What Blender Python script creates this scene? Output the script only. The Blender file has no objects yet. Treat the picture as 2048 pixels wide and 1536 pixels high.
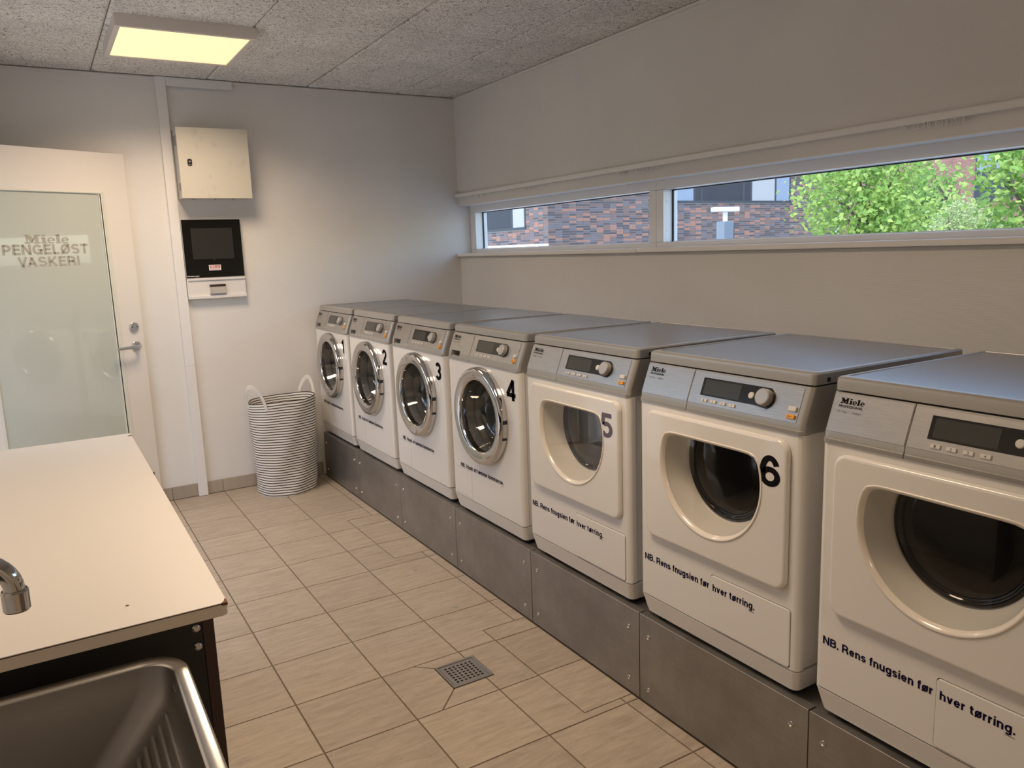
import bpy, bmesh, math, random
from mathutils import Vector, Matrix, geometry
random.seed(7)
R = math.radians
scn = bpy.context.scene
COL = scn.collection

# ------------------------------------------------------------------ camera
CF, CX, CY, CZ = 1564.36, -1.4777, -4.9468, 1.4181          # focal length in pixels of a 2048 wide frame
YAW, PITCH, ROLL = 0.5379, 0.1712, -0.0357
fw = Vector((math.sin(YAW)*math.cos(PITCH), math.cos(YAW)*math.cos(PITCH), -math.sin(PITCH)))
rt = Vector((math.cos(YAW), -math.sin(YAW), 0)); up = rt.cross(fw)
r2 = math.cos(ROLL)*rt + math.sin(ROLL)*up
u2 = -math.sin(ROLL)*rt + math.cos(ROLL)*up
cd = bpy.data.cameras.new('camera'); cam = bpy.data.objects.new('camera', cd); COL.objects.link(cam)
cd.sensor_width = 36; cd.lens = CF/2048*36; cd.clip_start = 0.02; cd.clip_end = 400
m = Matrix((r2, u2, -fw)).transposed().to_4x4(); m.translation = (CX, CY, CZ)
cam.matrix_world = m
scn.camera = cam

# ------------------------------------------------------------------ world, sun, exposure
w = bpy.data.worlds.new('world'); scn.world = w; w.use_nodes = True
nt = w.node_tree; nt.nodes.clear()
wo = nt.nodes.new('ShaderNodeOutputWorld'); bg = nt.nodes.new('ShaderNodeBackground')
sky = nt.nodes.new('ShaderNodeTexSky'); sky.sky_type = 'NISHITA'; sky.sun_disc = False
sky.sun_elevation = R(48); sky.sun_rotation = R(250); sky.air_density = 1.0; sky.dust_density = 1.2; sky.ozone_density = 1.0
nt.links.new(sky.outputs[0], bg.inputs[0]); bg.inputs[1].default_value = 0.54
nt.links.new(bg.outputs[0], wo.inputs[0])
sl = bpy.data.lights.new('sun_offscreen', 'SUN'); sl.energy = 2.8; sl.angle = R(0.6); sl.color = (1, 0.95, 0.87)
so = bpy.data.objects.new('sun_offscreen', sl); COL.objects.link(so)
so.rotation_euler = Vector((0.62, 0.42, -0.80)).to_track_quat('-Z', 'Y').to_euler(); so.location = (-8, -6, 14)
LAMP_W = 14.5; LAMP_COL = (1, 0.755, 0.54); DIFF_COL = (1.0, 0.74, 0.38); DIFF_STR = 0.86
scn.view_settings.view_transform = 'Standard'
scn.view_settings.look = 'None'
scn.view_settings.exposure = 0.22
scn.view_settings.gamma = 1.0
scn.view_settings.use_curve_mapping = False

# ------------------------------------------------------------------ material helpers
def lin(c):
    return tuple(((x/255)/12.92 if x/255 <= .04045 else ((x/255+.055)/1.055)**2.4) for x in c)
MATS = {}
def mat(name, col=(.8, .8, .8), rough=.5, metal=0.0, **k):
    mt = bpy.data.materials.new(name); mt.use_nodes = True
    b = mt.node_tree.nodes['Principled BSDF']
    b.inputs['Base Color'].default_value = (*col, 1); b.inputs['Roughness'].default_value = rough
    b.inputs['Metallic'].default_value = metal
    if 'ior' in k: b.inputs['IOR'].default_value = k['ior']
    if 'coat' in k: b.inputs['Coat Weight'].default_value = k['coat']; b.inputs['Coat Roughness'].default_value = k.get('coat_r', .05)
    if 'emit' in k: b.inputs['Emission Color'].default_value = (*k['emit'], 1); b.inputs['Emission Strength'].default_value = k.get('estr', 1)
    if 'trans' in k: b.inputs['Transmission Weight'].default_value = k['trans']
    MATS[name] = mt
    return mt
def N(mt, t, **kw):
    n = mt.node_tree.nodes.new(t)
    for a, b in kw.items():
        if a.startswith('i_'):
            key = a[2:].replace('_', ' ')
            n.inputs[key].default_value = b
        else: setattr(n, a, b)
    return n
def L(mt, a, b): mt.node_tree.links.new(a, b)
def bsdf(mt): return mt.node_tree.nodes['Principled BSDF']
def coords(mt, scale=(1, 1, 1), kind='Object'):
    tc = N(mt, 'ShaderNodeTexCoord'); mp = N(mt, 'ShaderNodeMapping'); mp.inputs['Scale'].default_value = scale
    L(mt, tc.outputs[kind], mp.inputs['Vector']); return mp.outputs['Vector']
def ramp(mt, fac, stops):
    r = N(mt, 'ShaderNodeValToRGB'); el = r.color_ramp.elements
    while len(el) < len(stops): el.new(.5)
    for e, (p, c) in zip(el, stops): e.position = p; e.color = (*c, 1)
    L(mt, fac, r.inputs['Fac']); return r.outputs['Color']
def bump(mt, h, strength=.3, dist=.002):
    b = N(mt, 'ShaderNodeBump'); b.inputs['Strength'].default_value = strength; b.inputs['Distance'].default_value = dist
    L(mt, h, b.inputs['Height']); L(mt, b.outputs['Normal'], bsdf(mt).inputs['Normal'])
def noise(mt, vec, scale, detail=3, rough=.5, dist=0):
    n = N(mt, 'ShaderNodeTexNoise'); n.inputs['Scale'].default_value = scale; n.inputs['Detail'].default_value = detail
    n.inputs['Roughness'].default_value = rough; n.inputs['Distortion'].default_value = dist
    L(mt, vec, n.inputs['Vector']); return n.outputs['Fac']
def mixc(mt, fac, a, b, mode='MIX'):
    x = N(mt, 'ShaderNodeMix', data_type='RGBA', blend_type=mode)
    if isinstance(fac, float): x.inputs[0].default_value = fac
    else: L(mt, fac, x.inputs[0])
    for s, q in ((6, a), (7, b)):
        if isinstance(q, tuple): x.inputs[s].default_value = (*q, 1)
        else: L(mt, q, x.inputs[s])
    return x.outputs[2]

# wall: painted glass-fibre wallpaper with a fine horizontal rib
mt = mat('wall_paint', (.80, .79, .77), .55)
v = coords(mt, kind='Object')
wv = N(mt, 'ShaderNodeTexWave', wave_type='BANDS', bands_direction='Z'); wv.inputs['Scale'].default_value = 60; wv.inputs['Distortion'].default_value = 1.2; wv.inputs['Detail'].default_value = 2; wv.inputs['Detail Scale'].default_value = 6
L(mt, v, wv.inputs['Vector']); bump(mt, wv.outputs['Fac'], .22, .0012)
c = ramp(mt, noise(mt, v, 2.2, 3), [(.3, (.775, .765, .745)), (.7, (.82, .81, .79))]); L(mt, c, bsdf(mt).inputs['Base Color'])
mat('white_paint', (.80, .79, .77), .4)
mat('frame_white', (.90, .90, .89), .28)
mat('door_white', (.82, .79, .75), .38)
mat('trunk_white', (.83, .83, .83), .35)
# tiles
def tile_mat(name, a, b, cdark):
    mt = mat(name, a, .42)
    v = coords(mt, (1, 1, 1), 'Object')
    oi = N(mt, 'ShaderNodeObjectInfo')
    add = N(mt, 'ShaderNodeVectorMath', operation='ADD'); sc = N(mt, 'ShaderNodeVectorMath', operation='SCALE'); sc.inputs['Scale'].default_value = 1.0
    L(mt, v, add.inputs[0])
    cmb = N(mt, 'ShaderNodeCombineXYZ'); mul = N(mt, 'ShaderNodeMath', operation='MULTIPLY'); mul.inputs[1].default_value = 37.0
    L(mt, oi.outputs['Random'], mul.inputs[0]); L(mt, mul.outputs[0], cmb.inputs[2]); L(mt, cmb.outputs[0], add.inputs[1])
    mp = N(mt, 'ShaderNodeMapping'); mp.inputs['Scale'].default_value = (9, 48, 1); L(mt, add.outputs[0], mp.inputs[0])
    f1 = noise(mt, mp.outputs[0], 1.0, 7, .68, .35)
    c1 = ramp(mt, f1, [(.32, b), (.66, a)])
    f2 = noise(mt, add.outputs[0], 120, 2, .6)
    c2 = ramp(mt, f2, [(.27, cdark), (.36, (1, 1, 1))])
    c3 = mixc(mt, .35, c1, c2, 'MULTIPLY')
    rr = N(mt, 'ShaderNodeMapRange'); rr.inputs[3].default_value = .93; rr.inputs[4].default_value = 1.05; L(mt, oi.outputs['Random'], rr.inputs[0])
    hs = N(mt, 'ShaderNodeHueSaturation'); L(mt, c3, hs.inputs['Color']); L(mt, rr.outputs[0], hs.inputs['Value'])
    L(mt, hs.outputs[0], bsdf(mt).inputs['Base Color'])
    bump(mt, f1, .08, .001)
    return mt
tile_mat('tile', (.475, .408, .328), (.345, .290, .226), (.55, .5, .45))
tile_mat('base_tile', (.46, .40, .33), (.38, .33, .27), (.6, .55, .5))
mat('grout', (.215, .165, .12), .9)
# wood-wool ceiling
mt = mat('woodwool', (.7, .68, .65), .95)
v = coords(mt, (1, 1, 1), 'Object')
nA = noise(mt, v, 62, 4, .62, 2.4)
nB = noise(mt, v, 190, 3, .6, 1.5)
nC = noise(mt, v, 3.0, 2)
cA = ramp(mt, nA, [(.35, (.10, .092, .08)), (.415, (.50, .485, .46)), (.475, (.90, .885, .86)), (.58, (1, .99, .97))])
cB = ramp(mt, nB, [(.30, (.6, .58, .55)), (.45, (1, 1, 1))])
cC = ramp(mt, nC, [(.35, (.86, .86, .86)), (.65, (1, 1, 1))])
L(mt, mixc(mt, 1.0, mixc(mt, .6, cA, cB, 'MULTIPLY'), cC, 'MULTIPLY'), bsdf(mt).inputs['Base Color'])
bump(mt, nA, .55, .005)
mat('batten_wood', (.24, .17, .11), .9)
# machine materials
mat('enamel', (.80, .785, .755), .22, coat=.4)
mat('enamel_door', (.80, .78, .735), .16, coat=.5)
mat('lip_plastic', (.80, .745, .66), .18, coat=.4)
mat('funnel', (.76, .72, .65), .4)
mat('silver_paint', (.39, .38, .36), .34, .4)
mt = mat('lid_metal', (.29, .293, .303), .25, .8)
mt = mat('brushed_steel', (.50, .485, .46), .33, .9)
v = coords(mt, (400, 6, 400), 'Object'); f = noise(mt, v, 3, 3)
L(mt, ramp(mt, f, [(.3, (.44, .425, .40)), (.7, (.56, .54, .515))]), bsdf(mt).inputs['Base Color'])
mt = mat('plinth_steel', (.38, .37, .36), .42, .85)
v = coords(mt, (3, 3, 3), 'Object'); f = noise(mt, v, 2.2, 5, .6)
v2 = coords(mt, (300, 5, 300), 'Object'); f2 = noise(mt, v2, 2, 3)
c1 = ramp(mt, f, [(.3, (.31, .30, .29)), (.7, (.43, .42, .405))]); c2 = ramp(mt, f2, [(.3, (.85, .85, .85)), (.7, (1, 1, 1))])
L(mt, mixc(mt, 1.0, c1, c2, 'MULTIPLY'), bsdf(mt).inputs['Base Color'])
rr = N(mt, 'ShaderNodeMapRange'); rr.inputs[3].default_value = .34; rr.inputs[4].default_value = .52; L(mt, f, rr.inputs[0]); L(mt, rr.outputs[0], bsdf(mt).inputs['Roughness'])
mat('chrome', (.58, .575, .57), .06, 1.0)
mat('chrome_satin', (.62, .61, .60), .25, 1.0)
mat('drain_metal', (.33, .32, .305), .42, .9)
mat('black_plastic', (.012, .012, .013), .3)
mat('black_rubber', (.02, .019, .018), .35)
mat('black_glass', (.012, .011, .010), .06)
mat('display', (.016, .016, .016), .15)
mat('lcd', (.045, .047, .043), .2)
mat('grey_plastic', (.34, .335, .32), .4)
mat('button_white', (.66, .64, .60), .35)
mat('button_orange', (.85, .36, .03), .35)
mat('knob_face', (.50, .485, .46), .32, .5)
mat('print_blue', lin((30, 24, 58)), .5)
mat('print_black', lin((22, 22, 27)), .45)
mat('print_grey', lin((112, 108, 122)), .4)
mat('logo_black', (.012, .01, .01), .45)
mat('print_faint', (.20, .19, .18), .5)
for q_ in ('print_blue', 'print_black', 'print_grey', 'logo_black', 'print_faint'): bsdf(MATS[q_]).inputs['Specular IOR Level'].default_value = .05; bsdf(MATS[q_]).inputs['Roughness'].default_value = .8
mat('drum', (.55, .54, .52), .4, .8)
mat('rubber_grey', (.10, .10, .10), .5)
mat('panel_black', (.012, .010, .010), .45)
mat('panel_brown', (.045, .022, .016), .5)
mt = mat('laminate', (.71, .685, .65), .34)
mat('laminate_edge', (.76, .66, .53), .5)
mat('chipboard', (.16, .075, .035), .9)
mt = mat('sink_steel', (.30, .285, .27), .34, .95)
mat('rim_steel', (.66, .64, .61), .22, 1.0)
mt = mat('box_enamel', (.60, .585, .515), .45)
v = coords(mt); L(mt, ramp(mt, noise(mt, v, 9, 5, .7), [(.30, (.50, .48, .41)), (.44, (.60, .585, .52)), (.7, (.61, .595, .53))]), bsdf(mt).inputs['Base Color'])
mat('box_side', (.55, .54, .52), .5)
mat('sticker_grey', (.25, .25, .25), .6)
mat('screen_black', (.006, .006, .006), .12)
mat('screen_off', (.028, .028, .027), .25)
mat('term_white', (.78, .765, .755), .4)
mat('reader_grey', (.52, .50, .47), .4)
mat('reader_dark', (.05, .03, .03), .3)
mat('sticker_white', (.85, .83, .83), .5)
mat('sticker_red', (.52, .05, .06), .5)
mat('cloth_handle', (.77, .74, .68), .9)
# basket: white cotton with thin printed black stripes
mt = mat('striped_cotton', (.8, .78, .74), .95)
tc = N(mt, 'ShaderNodeTexCoord'); sp = N(mt, 'ShaderNodeSeparateXYZ')
uvn = N(mt, 'ShaderNodeUVMap'); L(mt, uvn.outputs[0], sp.inputs[0])
ml = N(mt, 'ShaderNodeMath', operation='MULTIPLY'); ml.inputs[1].default_value = 1/0.0156; L(mt, sp.outputs['Y'], ml.inputs[0])
wob = noise(mt, tc.outputs['Object'], 18, 2); wm = N(mt, 'ShaderNodeMath', operation='MULTIPLY_ADD'); wm.inputs[1].default_value = .18; L(mt, wob, wm.inputs[0]); L(mt, ml.outputs[0], wm.inputs[2])
fr = N(mt, 'ShaderNodeMath', operation='FRACT'); L(mt, wm.outputs[0], fr.inputs[0])
c1 = ramp(mt, fr.outputs[0], [(.0, (.80, .78, .735)), (.60, (.80, .78, .735)), (.645, (.035, .03, .03)), (.94, (.035, .03, .03)), (.985, (.80, .78, .735))])
worn = noise(mt, tc.outputs['Object'], 90, 3)
L(mt, mixc(mt, ramp(mt, worn, [(.68, (0, 0, 0)), (.74, (.5, .5, .5))]), c1, (.8, .78, .735)), bsdf(mt).inputs['Base Color'])
# door glass: frosted film behind a glossy pane
mat('frosted_glass', (.57, .62, .575), .035, ior=1.62, coat=.35, coat_r=.01)
mat('door_print', (.43, .42, .37), .2)
mat('bead', (.74, .76, .69), .35)
# lamp
mt = mat('lamp_white', (.74, .70, .66), .45)
mat('lamp_diffuser', (.8, .75, .6), .5, emit=DIFF_COL, estr=DIFF_STR)
# glass
def glass(name, tint=(1, 1, 1), ior=1.5):
    mt = bpy.data.materials.new(name); mt.use_nodes = True; t = mt.node_tree; t.nodes.clear()
    o = t.nodes.new('ShaderNodeOutputMaterial'); mx = t.nodes.new('ShaderNodeMixShader'); tr = t.nodes.new('ShaderNodeBsdfTransparent'); gl = t.nodes.new('ShaderNodeBsdfGlossy')
    tr.inputs[0].default_value = (*tint, 1); gl.inputs['Roughness'].default_value = .01
    fr = t.nodes.new('ShaderNodeFresnel'); ge = t.nodes.new('ShaderNodeNewGeometry'); mr = t.nodes.new('ShaderNodeMapRange'); mr.inputs[3].default_value = ior; mr.inputs[4].default_value = 1/ior
    t.links.new(ge.outputs['Backfacing'], mr.inputs[0]); t.links.new(mr.outputs[0], fr.inputs[0])
    t.links.new(fr.outputs[0], mx.inputs[0]); t.links.new(tr.outputs[0], mx.inputs[1]); t.links.new(gl.outputs[0], mx.inputs[2]); t.links.new(mx.outputs[0], o.inputs[0])
    MATS[name] = mt; return mt
glass('window_glass', (.93, .97, .97), 1.35); glass('porthole_glass', (.86, .88, .88), 1.9); glass('dryer_pane', (.94, .95, .95))
# outdoors
mat('brick_dark', lin((76, 70, 74)), .9); mat('brick_mid', lin((108, 88, 84)), .9); mat('brick_red', lin((144, 104, 90)), .9); mat('brick_grey', lin((96, 91, 97)), .9)
mat('mortar', lin((168, 168, 172)), .95)
mt = mat('far_brick', (.3, .2, .17), .95)
v = coords(mt); bt = N(mt, 'ShaderNodeTexBrick'); bt.inputs['Scale'].default_value = 1; bt.inputs['Brick Width'].default_value = .24; bt.inputs['Row Height'].default_value = .067; bt.inputs['Mortar Size'].default_value = .006
bt.inputs['Color1'].default_value = (*lin((138, 98, 90)), 1); bt.inputs['Color2'].default_value = (*lin((114, 82, 76)), 1); bt.inputs['Mortar'].default_value = (*lin((150, 132, 126)), 1)
cx = N(mt, 'ShaderNodeSeparateXYZ'); cb = N(mt, 'ShaderNodeCombineXYZ'); ad = N(mt, 'ShaderNodeMath', operation='ADD')
L(mt, v, cx.inputs[0]); L(mt, cx.outputs['X'], ad.inputs[0]); L(mt, cx.outputs['Y'], ad.inputs[1]); L(mt, ad.outputs[0], cb.inputs[0]); L(mt, cx.outputs['Z'], cb.inputs[1]); L(mt, cb.outputs[0], bt.inputs['Vector']); L(mt, bt.outputs['Color'], bsdf(mt).inputs['Base Color'])
mat('anthracite', lin((50, 56, 66)), .6); mat('pane_dark', lin((34, 41, 52)), .6); mat('pane_sky', lin((120, 136, 158)), .6); mat('curtain_pale', lin((150, 155, 160)), .8)
mat('outdoor_white', (.70, .72, .74), .6); mat('galvanised', lin((104, 116, 130)), .6)
mat('paving', (.46, .45, .43), .9); mat('lawn', (.10, .20, .04), .95)
def leaf_mat(name, a, b):
    mt = mat(name, a, .5)
    g = N(mt, 'ShaderNodeNewGeometry')
    L(mt, ramp(mt, g.outputs['Random Per Island'], [(.0, a), (1, b)]), bsdf(mt).inputs['Base Color'])
    t = mt.node_tree; tl = t.nodes.new('ShaderNodeBsdfTranslucent'); mx = t.nodes.new('ShaderNodeMixShader'); mx.inputs[0].default_value = .42
    L(mt, ramp(mt, g.outputs['Random Per Island'], [(.0, tuple(1.25*q for q in a)), (1, tuple(1.25*q for q in b))]), tl.inputs[0])
    out = t.nodes['Material Output']; L(mt, bsdf(mt).outputs[0], mx.inputs[1]); L(mt, tl.outputs[0], mx.inputs[2]); L(mt, mx.outputs[0], out.inputs[0])
leaf_mat('leaf_lime', (.17, .32, .07), (.40, .52, .14)); leaf_mat('leaf_mid', (.10, .24, .045), (.18, .34, .06)); leaf_mat('leaf_pale', (.34, .43, .19), (.50, .57, .30))
mat('bark', (.12, .10, .08), .9)

# ------------------------------------------------------------------ mesh helpers
def weighted(me, ct):
    """smooth shading with face-area weighted normals, hard where neighbouring faces differ by more than the angle"""
    fn = [p.normal.copy() for p in me.polygons]; fa = [p.area for p in me.polygons]; vf = [[] for _ in me.vertices]
    for p in me.polygons:
        for vi in p.vertices: vf[vi].append(p.index)
    out = []
    for p in me.polygons:
        n0 = fn[p.index]
        for vi in p.vertices:
            a = Vector((0, 0, 0))
            for q in vf[vi]:
                if fn[q].dot(n0) > ct: a += fn[q]*fa[q]
            out.append(a.normalized() if a.length > 1e-12 else n0)
    me.normals_split_custom_set(out)
class MB:
    def __init__(s): s.v = []; s.f = []; s.mi = []; s.uv = None
    def add(s, vs, fs, mi=0):
        o = len(s.v); s.v += [tuple(p) for p in vs]; s.f += [tuple(i+o for i in q) for q in fs]; s.mi += [mi]*len(fs); return s
    def box(s, x0, x1, y0, y1, z0, z1, mi=0):
        vs = [(x, y, z) for z in (z0, z1) for y in (y0, y1) for x in (x0, x1)]
        return s.add(vs, [(0, 2, 3, 1), (4, 5, 7, 6), (0, 1, 5, 4), (2, 6, 7, 3), (0, 4, 6, 2), (1, 3, 7, 5)], mi)
    def loft(s, loops, cap0=True, cap1=True, closed=True, mi=0):
        n = len(loops[0]); vs = [p for l in loops for p in l]; fs = []
        for k in range(len(loops)-1):
            for i in range(n if closed else n-1):
                j = (i+1) % n; fs.append((k*n+i, k*n+j, (k+1)*n+j, (k+1)*n+i))
        if cap0: fs.append(tuple(range(n))[::-1])
        if cap1: fs.append(tuple((len(loops)-1)*n+i for i in range(n)))
        return s.add(vs, fs, mi)
    def flat(s, outer, holes, fn, mi=0):
        """tessellated planar region; fn maps (a, b) to a point"""
        polys = [[Vector((a, b, 0)) for a, b in q] for q in [outer]+holes]
        tri = geometry.tessellate_polygon(polys)
        pts = [fn(a, b) for q in [outer]+holes for a, b in q]
        return s.add(pts, [tuple(t) for t in tri], mi)
    def prism(s, outer, holes, f0, f1, mi=0):
        s.flat(outer, holes, f0, mi); s.flat(outer, holes, f1, mi)
        for q in [outer]+holes:
            s.loft([[f0(*p) for p in q], [f1(*p) for p in q]], False, False, True, mi)
        return s
    def tube(s, path, r, n=12, caps=True, mi=0):
        path = [Vector(p) for p in path]; loops = []; ref = None
        for i, p in enumerate(path):
            t = (path[min(i+1, len(path)-1)]-path[max(i-1, 0)]).normalized()
            if ref is None: ref = t.orthogonal().normalized()
            ref = (ref - t*ref.dot(t)).normalized(); b = t.cross(ref)
            rr = r[i] if isinstance(r, (list, tuple)) else r
            loops.append([p+rr*(math.cos(2*math.pi*k/n)*ref+math.sin(2*math.pi*k/n)*b) for k in range(n)])
        return s.loft(loops, caps, caps, True, mi)
    def mesh(s, name, bevel=None, angle=35, smooth=True, weld=True):
        me = bpy.data.meshes.new(name); me.from_pydata(s.v, [], s.f)
        if any(s.mi): me.polygons.foreach_set('material_index', s.mi)
        bm = bmesh.new(); bm.from_mesh(me)
        if weld: bmesh.ops.remove_doubles(bm, verts=bm.verts, dist=1e-6)
        bmesh.ops.recalc_face_normals(bm, faces=bm.faces)
        if bevel:
            ed = [e for e in bm.edges if len(e.link_faces) == 2 and e.calc_face_angle(0) > R(40)]
            bmesh.ops.bevel(bm, geom=ed, offset=bevel[0], segments=bevel[1], affect='EDGES', profile=.6)
        bm.to_mesh(me); bm.free()
        if smooth:
            me.polygons.foreach_set('use_smooth', [True]*len(me.polygons)); weighted(me, math.cos(R(angle)))
        return me
    def build(s, name, mats, parent=None, bevel=None, angle=35, smooth=True, weld=True, **tags):
        me = s.mesh(name, bevel, angle, smooth, weld)
        for q in (mats if isinstance(mats, (list, tuple)) else [mats]): me.materials.append(MATS[q])
        return obj(name, me, parent, **tags)
def obj(name, me, parent=None, label=None, cat=None, group=None, kind=None, loc=None):
    o = bpy.data.objects.new(name, me); COL.objects.link(o)
    if parent is not None: o.parent = parent
    tag(o, label, cat, group, kind)
    if loc: o.location = loc
    return o
def tag(o, label=None, cat=None, group=None, kind=None):
    if label: o['label'] = label
    if cat: o['category'] = cat
    if group: o['group'] = group
    if kind: o['kind'] = kind
    return o
def empty(name, loc=(0, 0, 0), rz=0, **t):
    o = bpy.data.objects.new(name, None); COL.objects.link(o); o.location = loc; o.rotation_euler = (0, 0, rz); o.empty_display_size = .05
    return tag(o, **t)
def share(name, me, parent, loc=None, **t): return obj(name, me, parent, loc=loc, **t)
def copy_tree(o, parent=None):
    c = o.copy(); COL.objects.link(c); c.parent = parent
    for ch in list(o.children): copy_tree(ch, c)
    return c
def rrect(a0, a1, b0, b1, r, n=6):
    out = []
    for cx_, cy_, st in ((a1-r, b1-r, 0), (a0+r, b1-r, 90), (a0+r, b0+r, 180), (a1-r, b0+r, 270)):
        for k in range(n+1):
            t = R(st+90*k/n); out.append((cx_+r*math.cos(t), cy_+r*math.sin(t)))
    return out
def circle(cx_, cy_, r, n=32): return [(cx_+r*math.cos(2*math.pi*k/n), cy_+r*math.sin(2*math.pi*k/n)) for k in range(n)]
_tc = {}
def text2d(s, bold=0.0):
    """glyph outlines of the built-in font as flat triangles, scaled to a unit-height capital box"""
    if (s, bold) in _tc: return _tc[(s, bold)]
    cu = bpy.data.curves.new('txt', 'FONT'); cu.body = s; cu.size = 1; cu.offset = bold; cu.resolution_u = 4
    o = bpy.data.objects.new('txt', cu); COL.objects.link(o); bpy.context.view_layer.update()
    dg = bpy.context.evaluated_depsgraph_get(); me = bpy.data.meshes.new_from_object(o.evaluated_get(dg))
    vs = [(p.co.x, p.co.y) for p in me.vertices]; fs = [tuple(p.vertices) for p in me.polygons]
    bpy.data.objects.remove(o); bpy.data.curves.remove(cu); bpy.data.meshes.remove(me)
    _tc[(s, bold)] = (vs, fs); return vs, fs
def text_mb(s, a0, a1, b0, b1, fn, bold=.0, base=None, mb=None):
    """text fitted into a0..a1 by b0..b1 (b from baseline to cap height when base=(lo,hi) of the font is given)"""
    vs, fs = text2d(s, bold); xs = [p[0] for p in vs]; ys = [p[1] for p in vs]
    lo, hi = base if base else (min(ys), max(ys))
    x0, x1 = min(xs), max(xs)
    mb = mb or MB()
    mb.add([fn(a0+(x-x0)/(x1-x0)*(a1-a0), b0+(y-lo)/(hi-lo)*(b1-b0)) for x, y in vs], fs); return mb
CAP = (0.0, 0.729)

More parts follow.
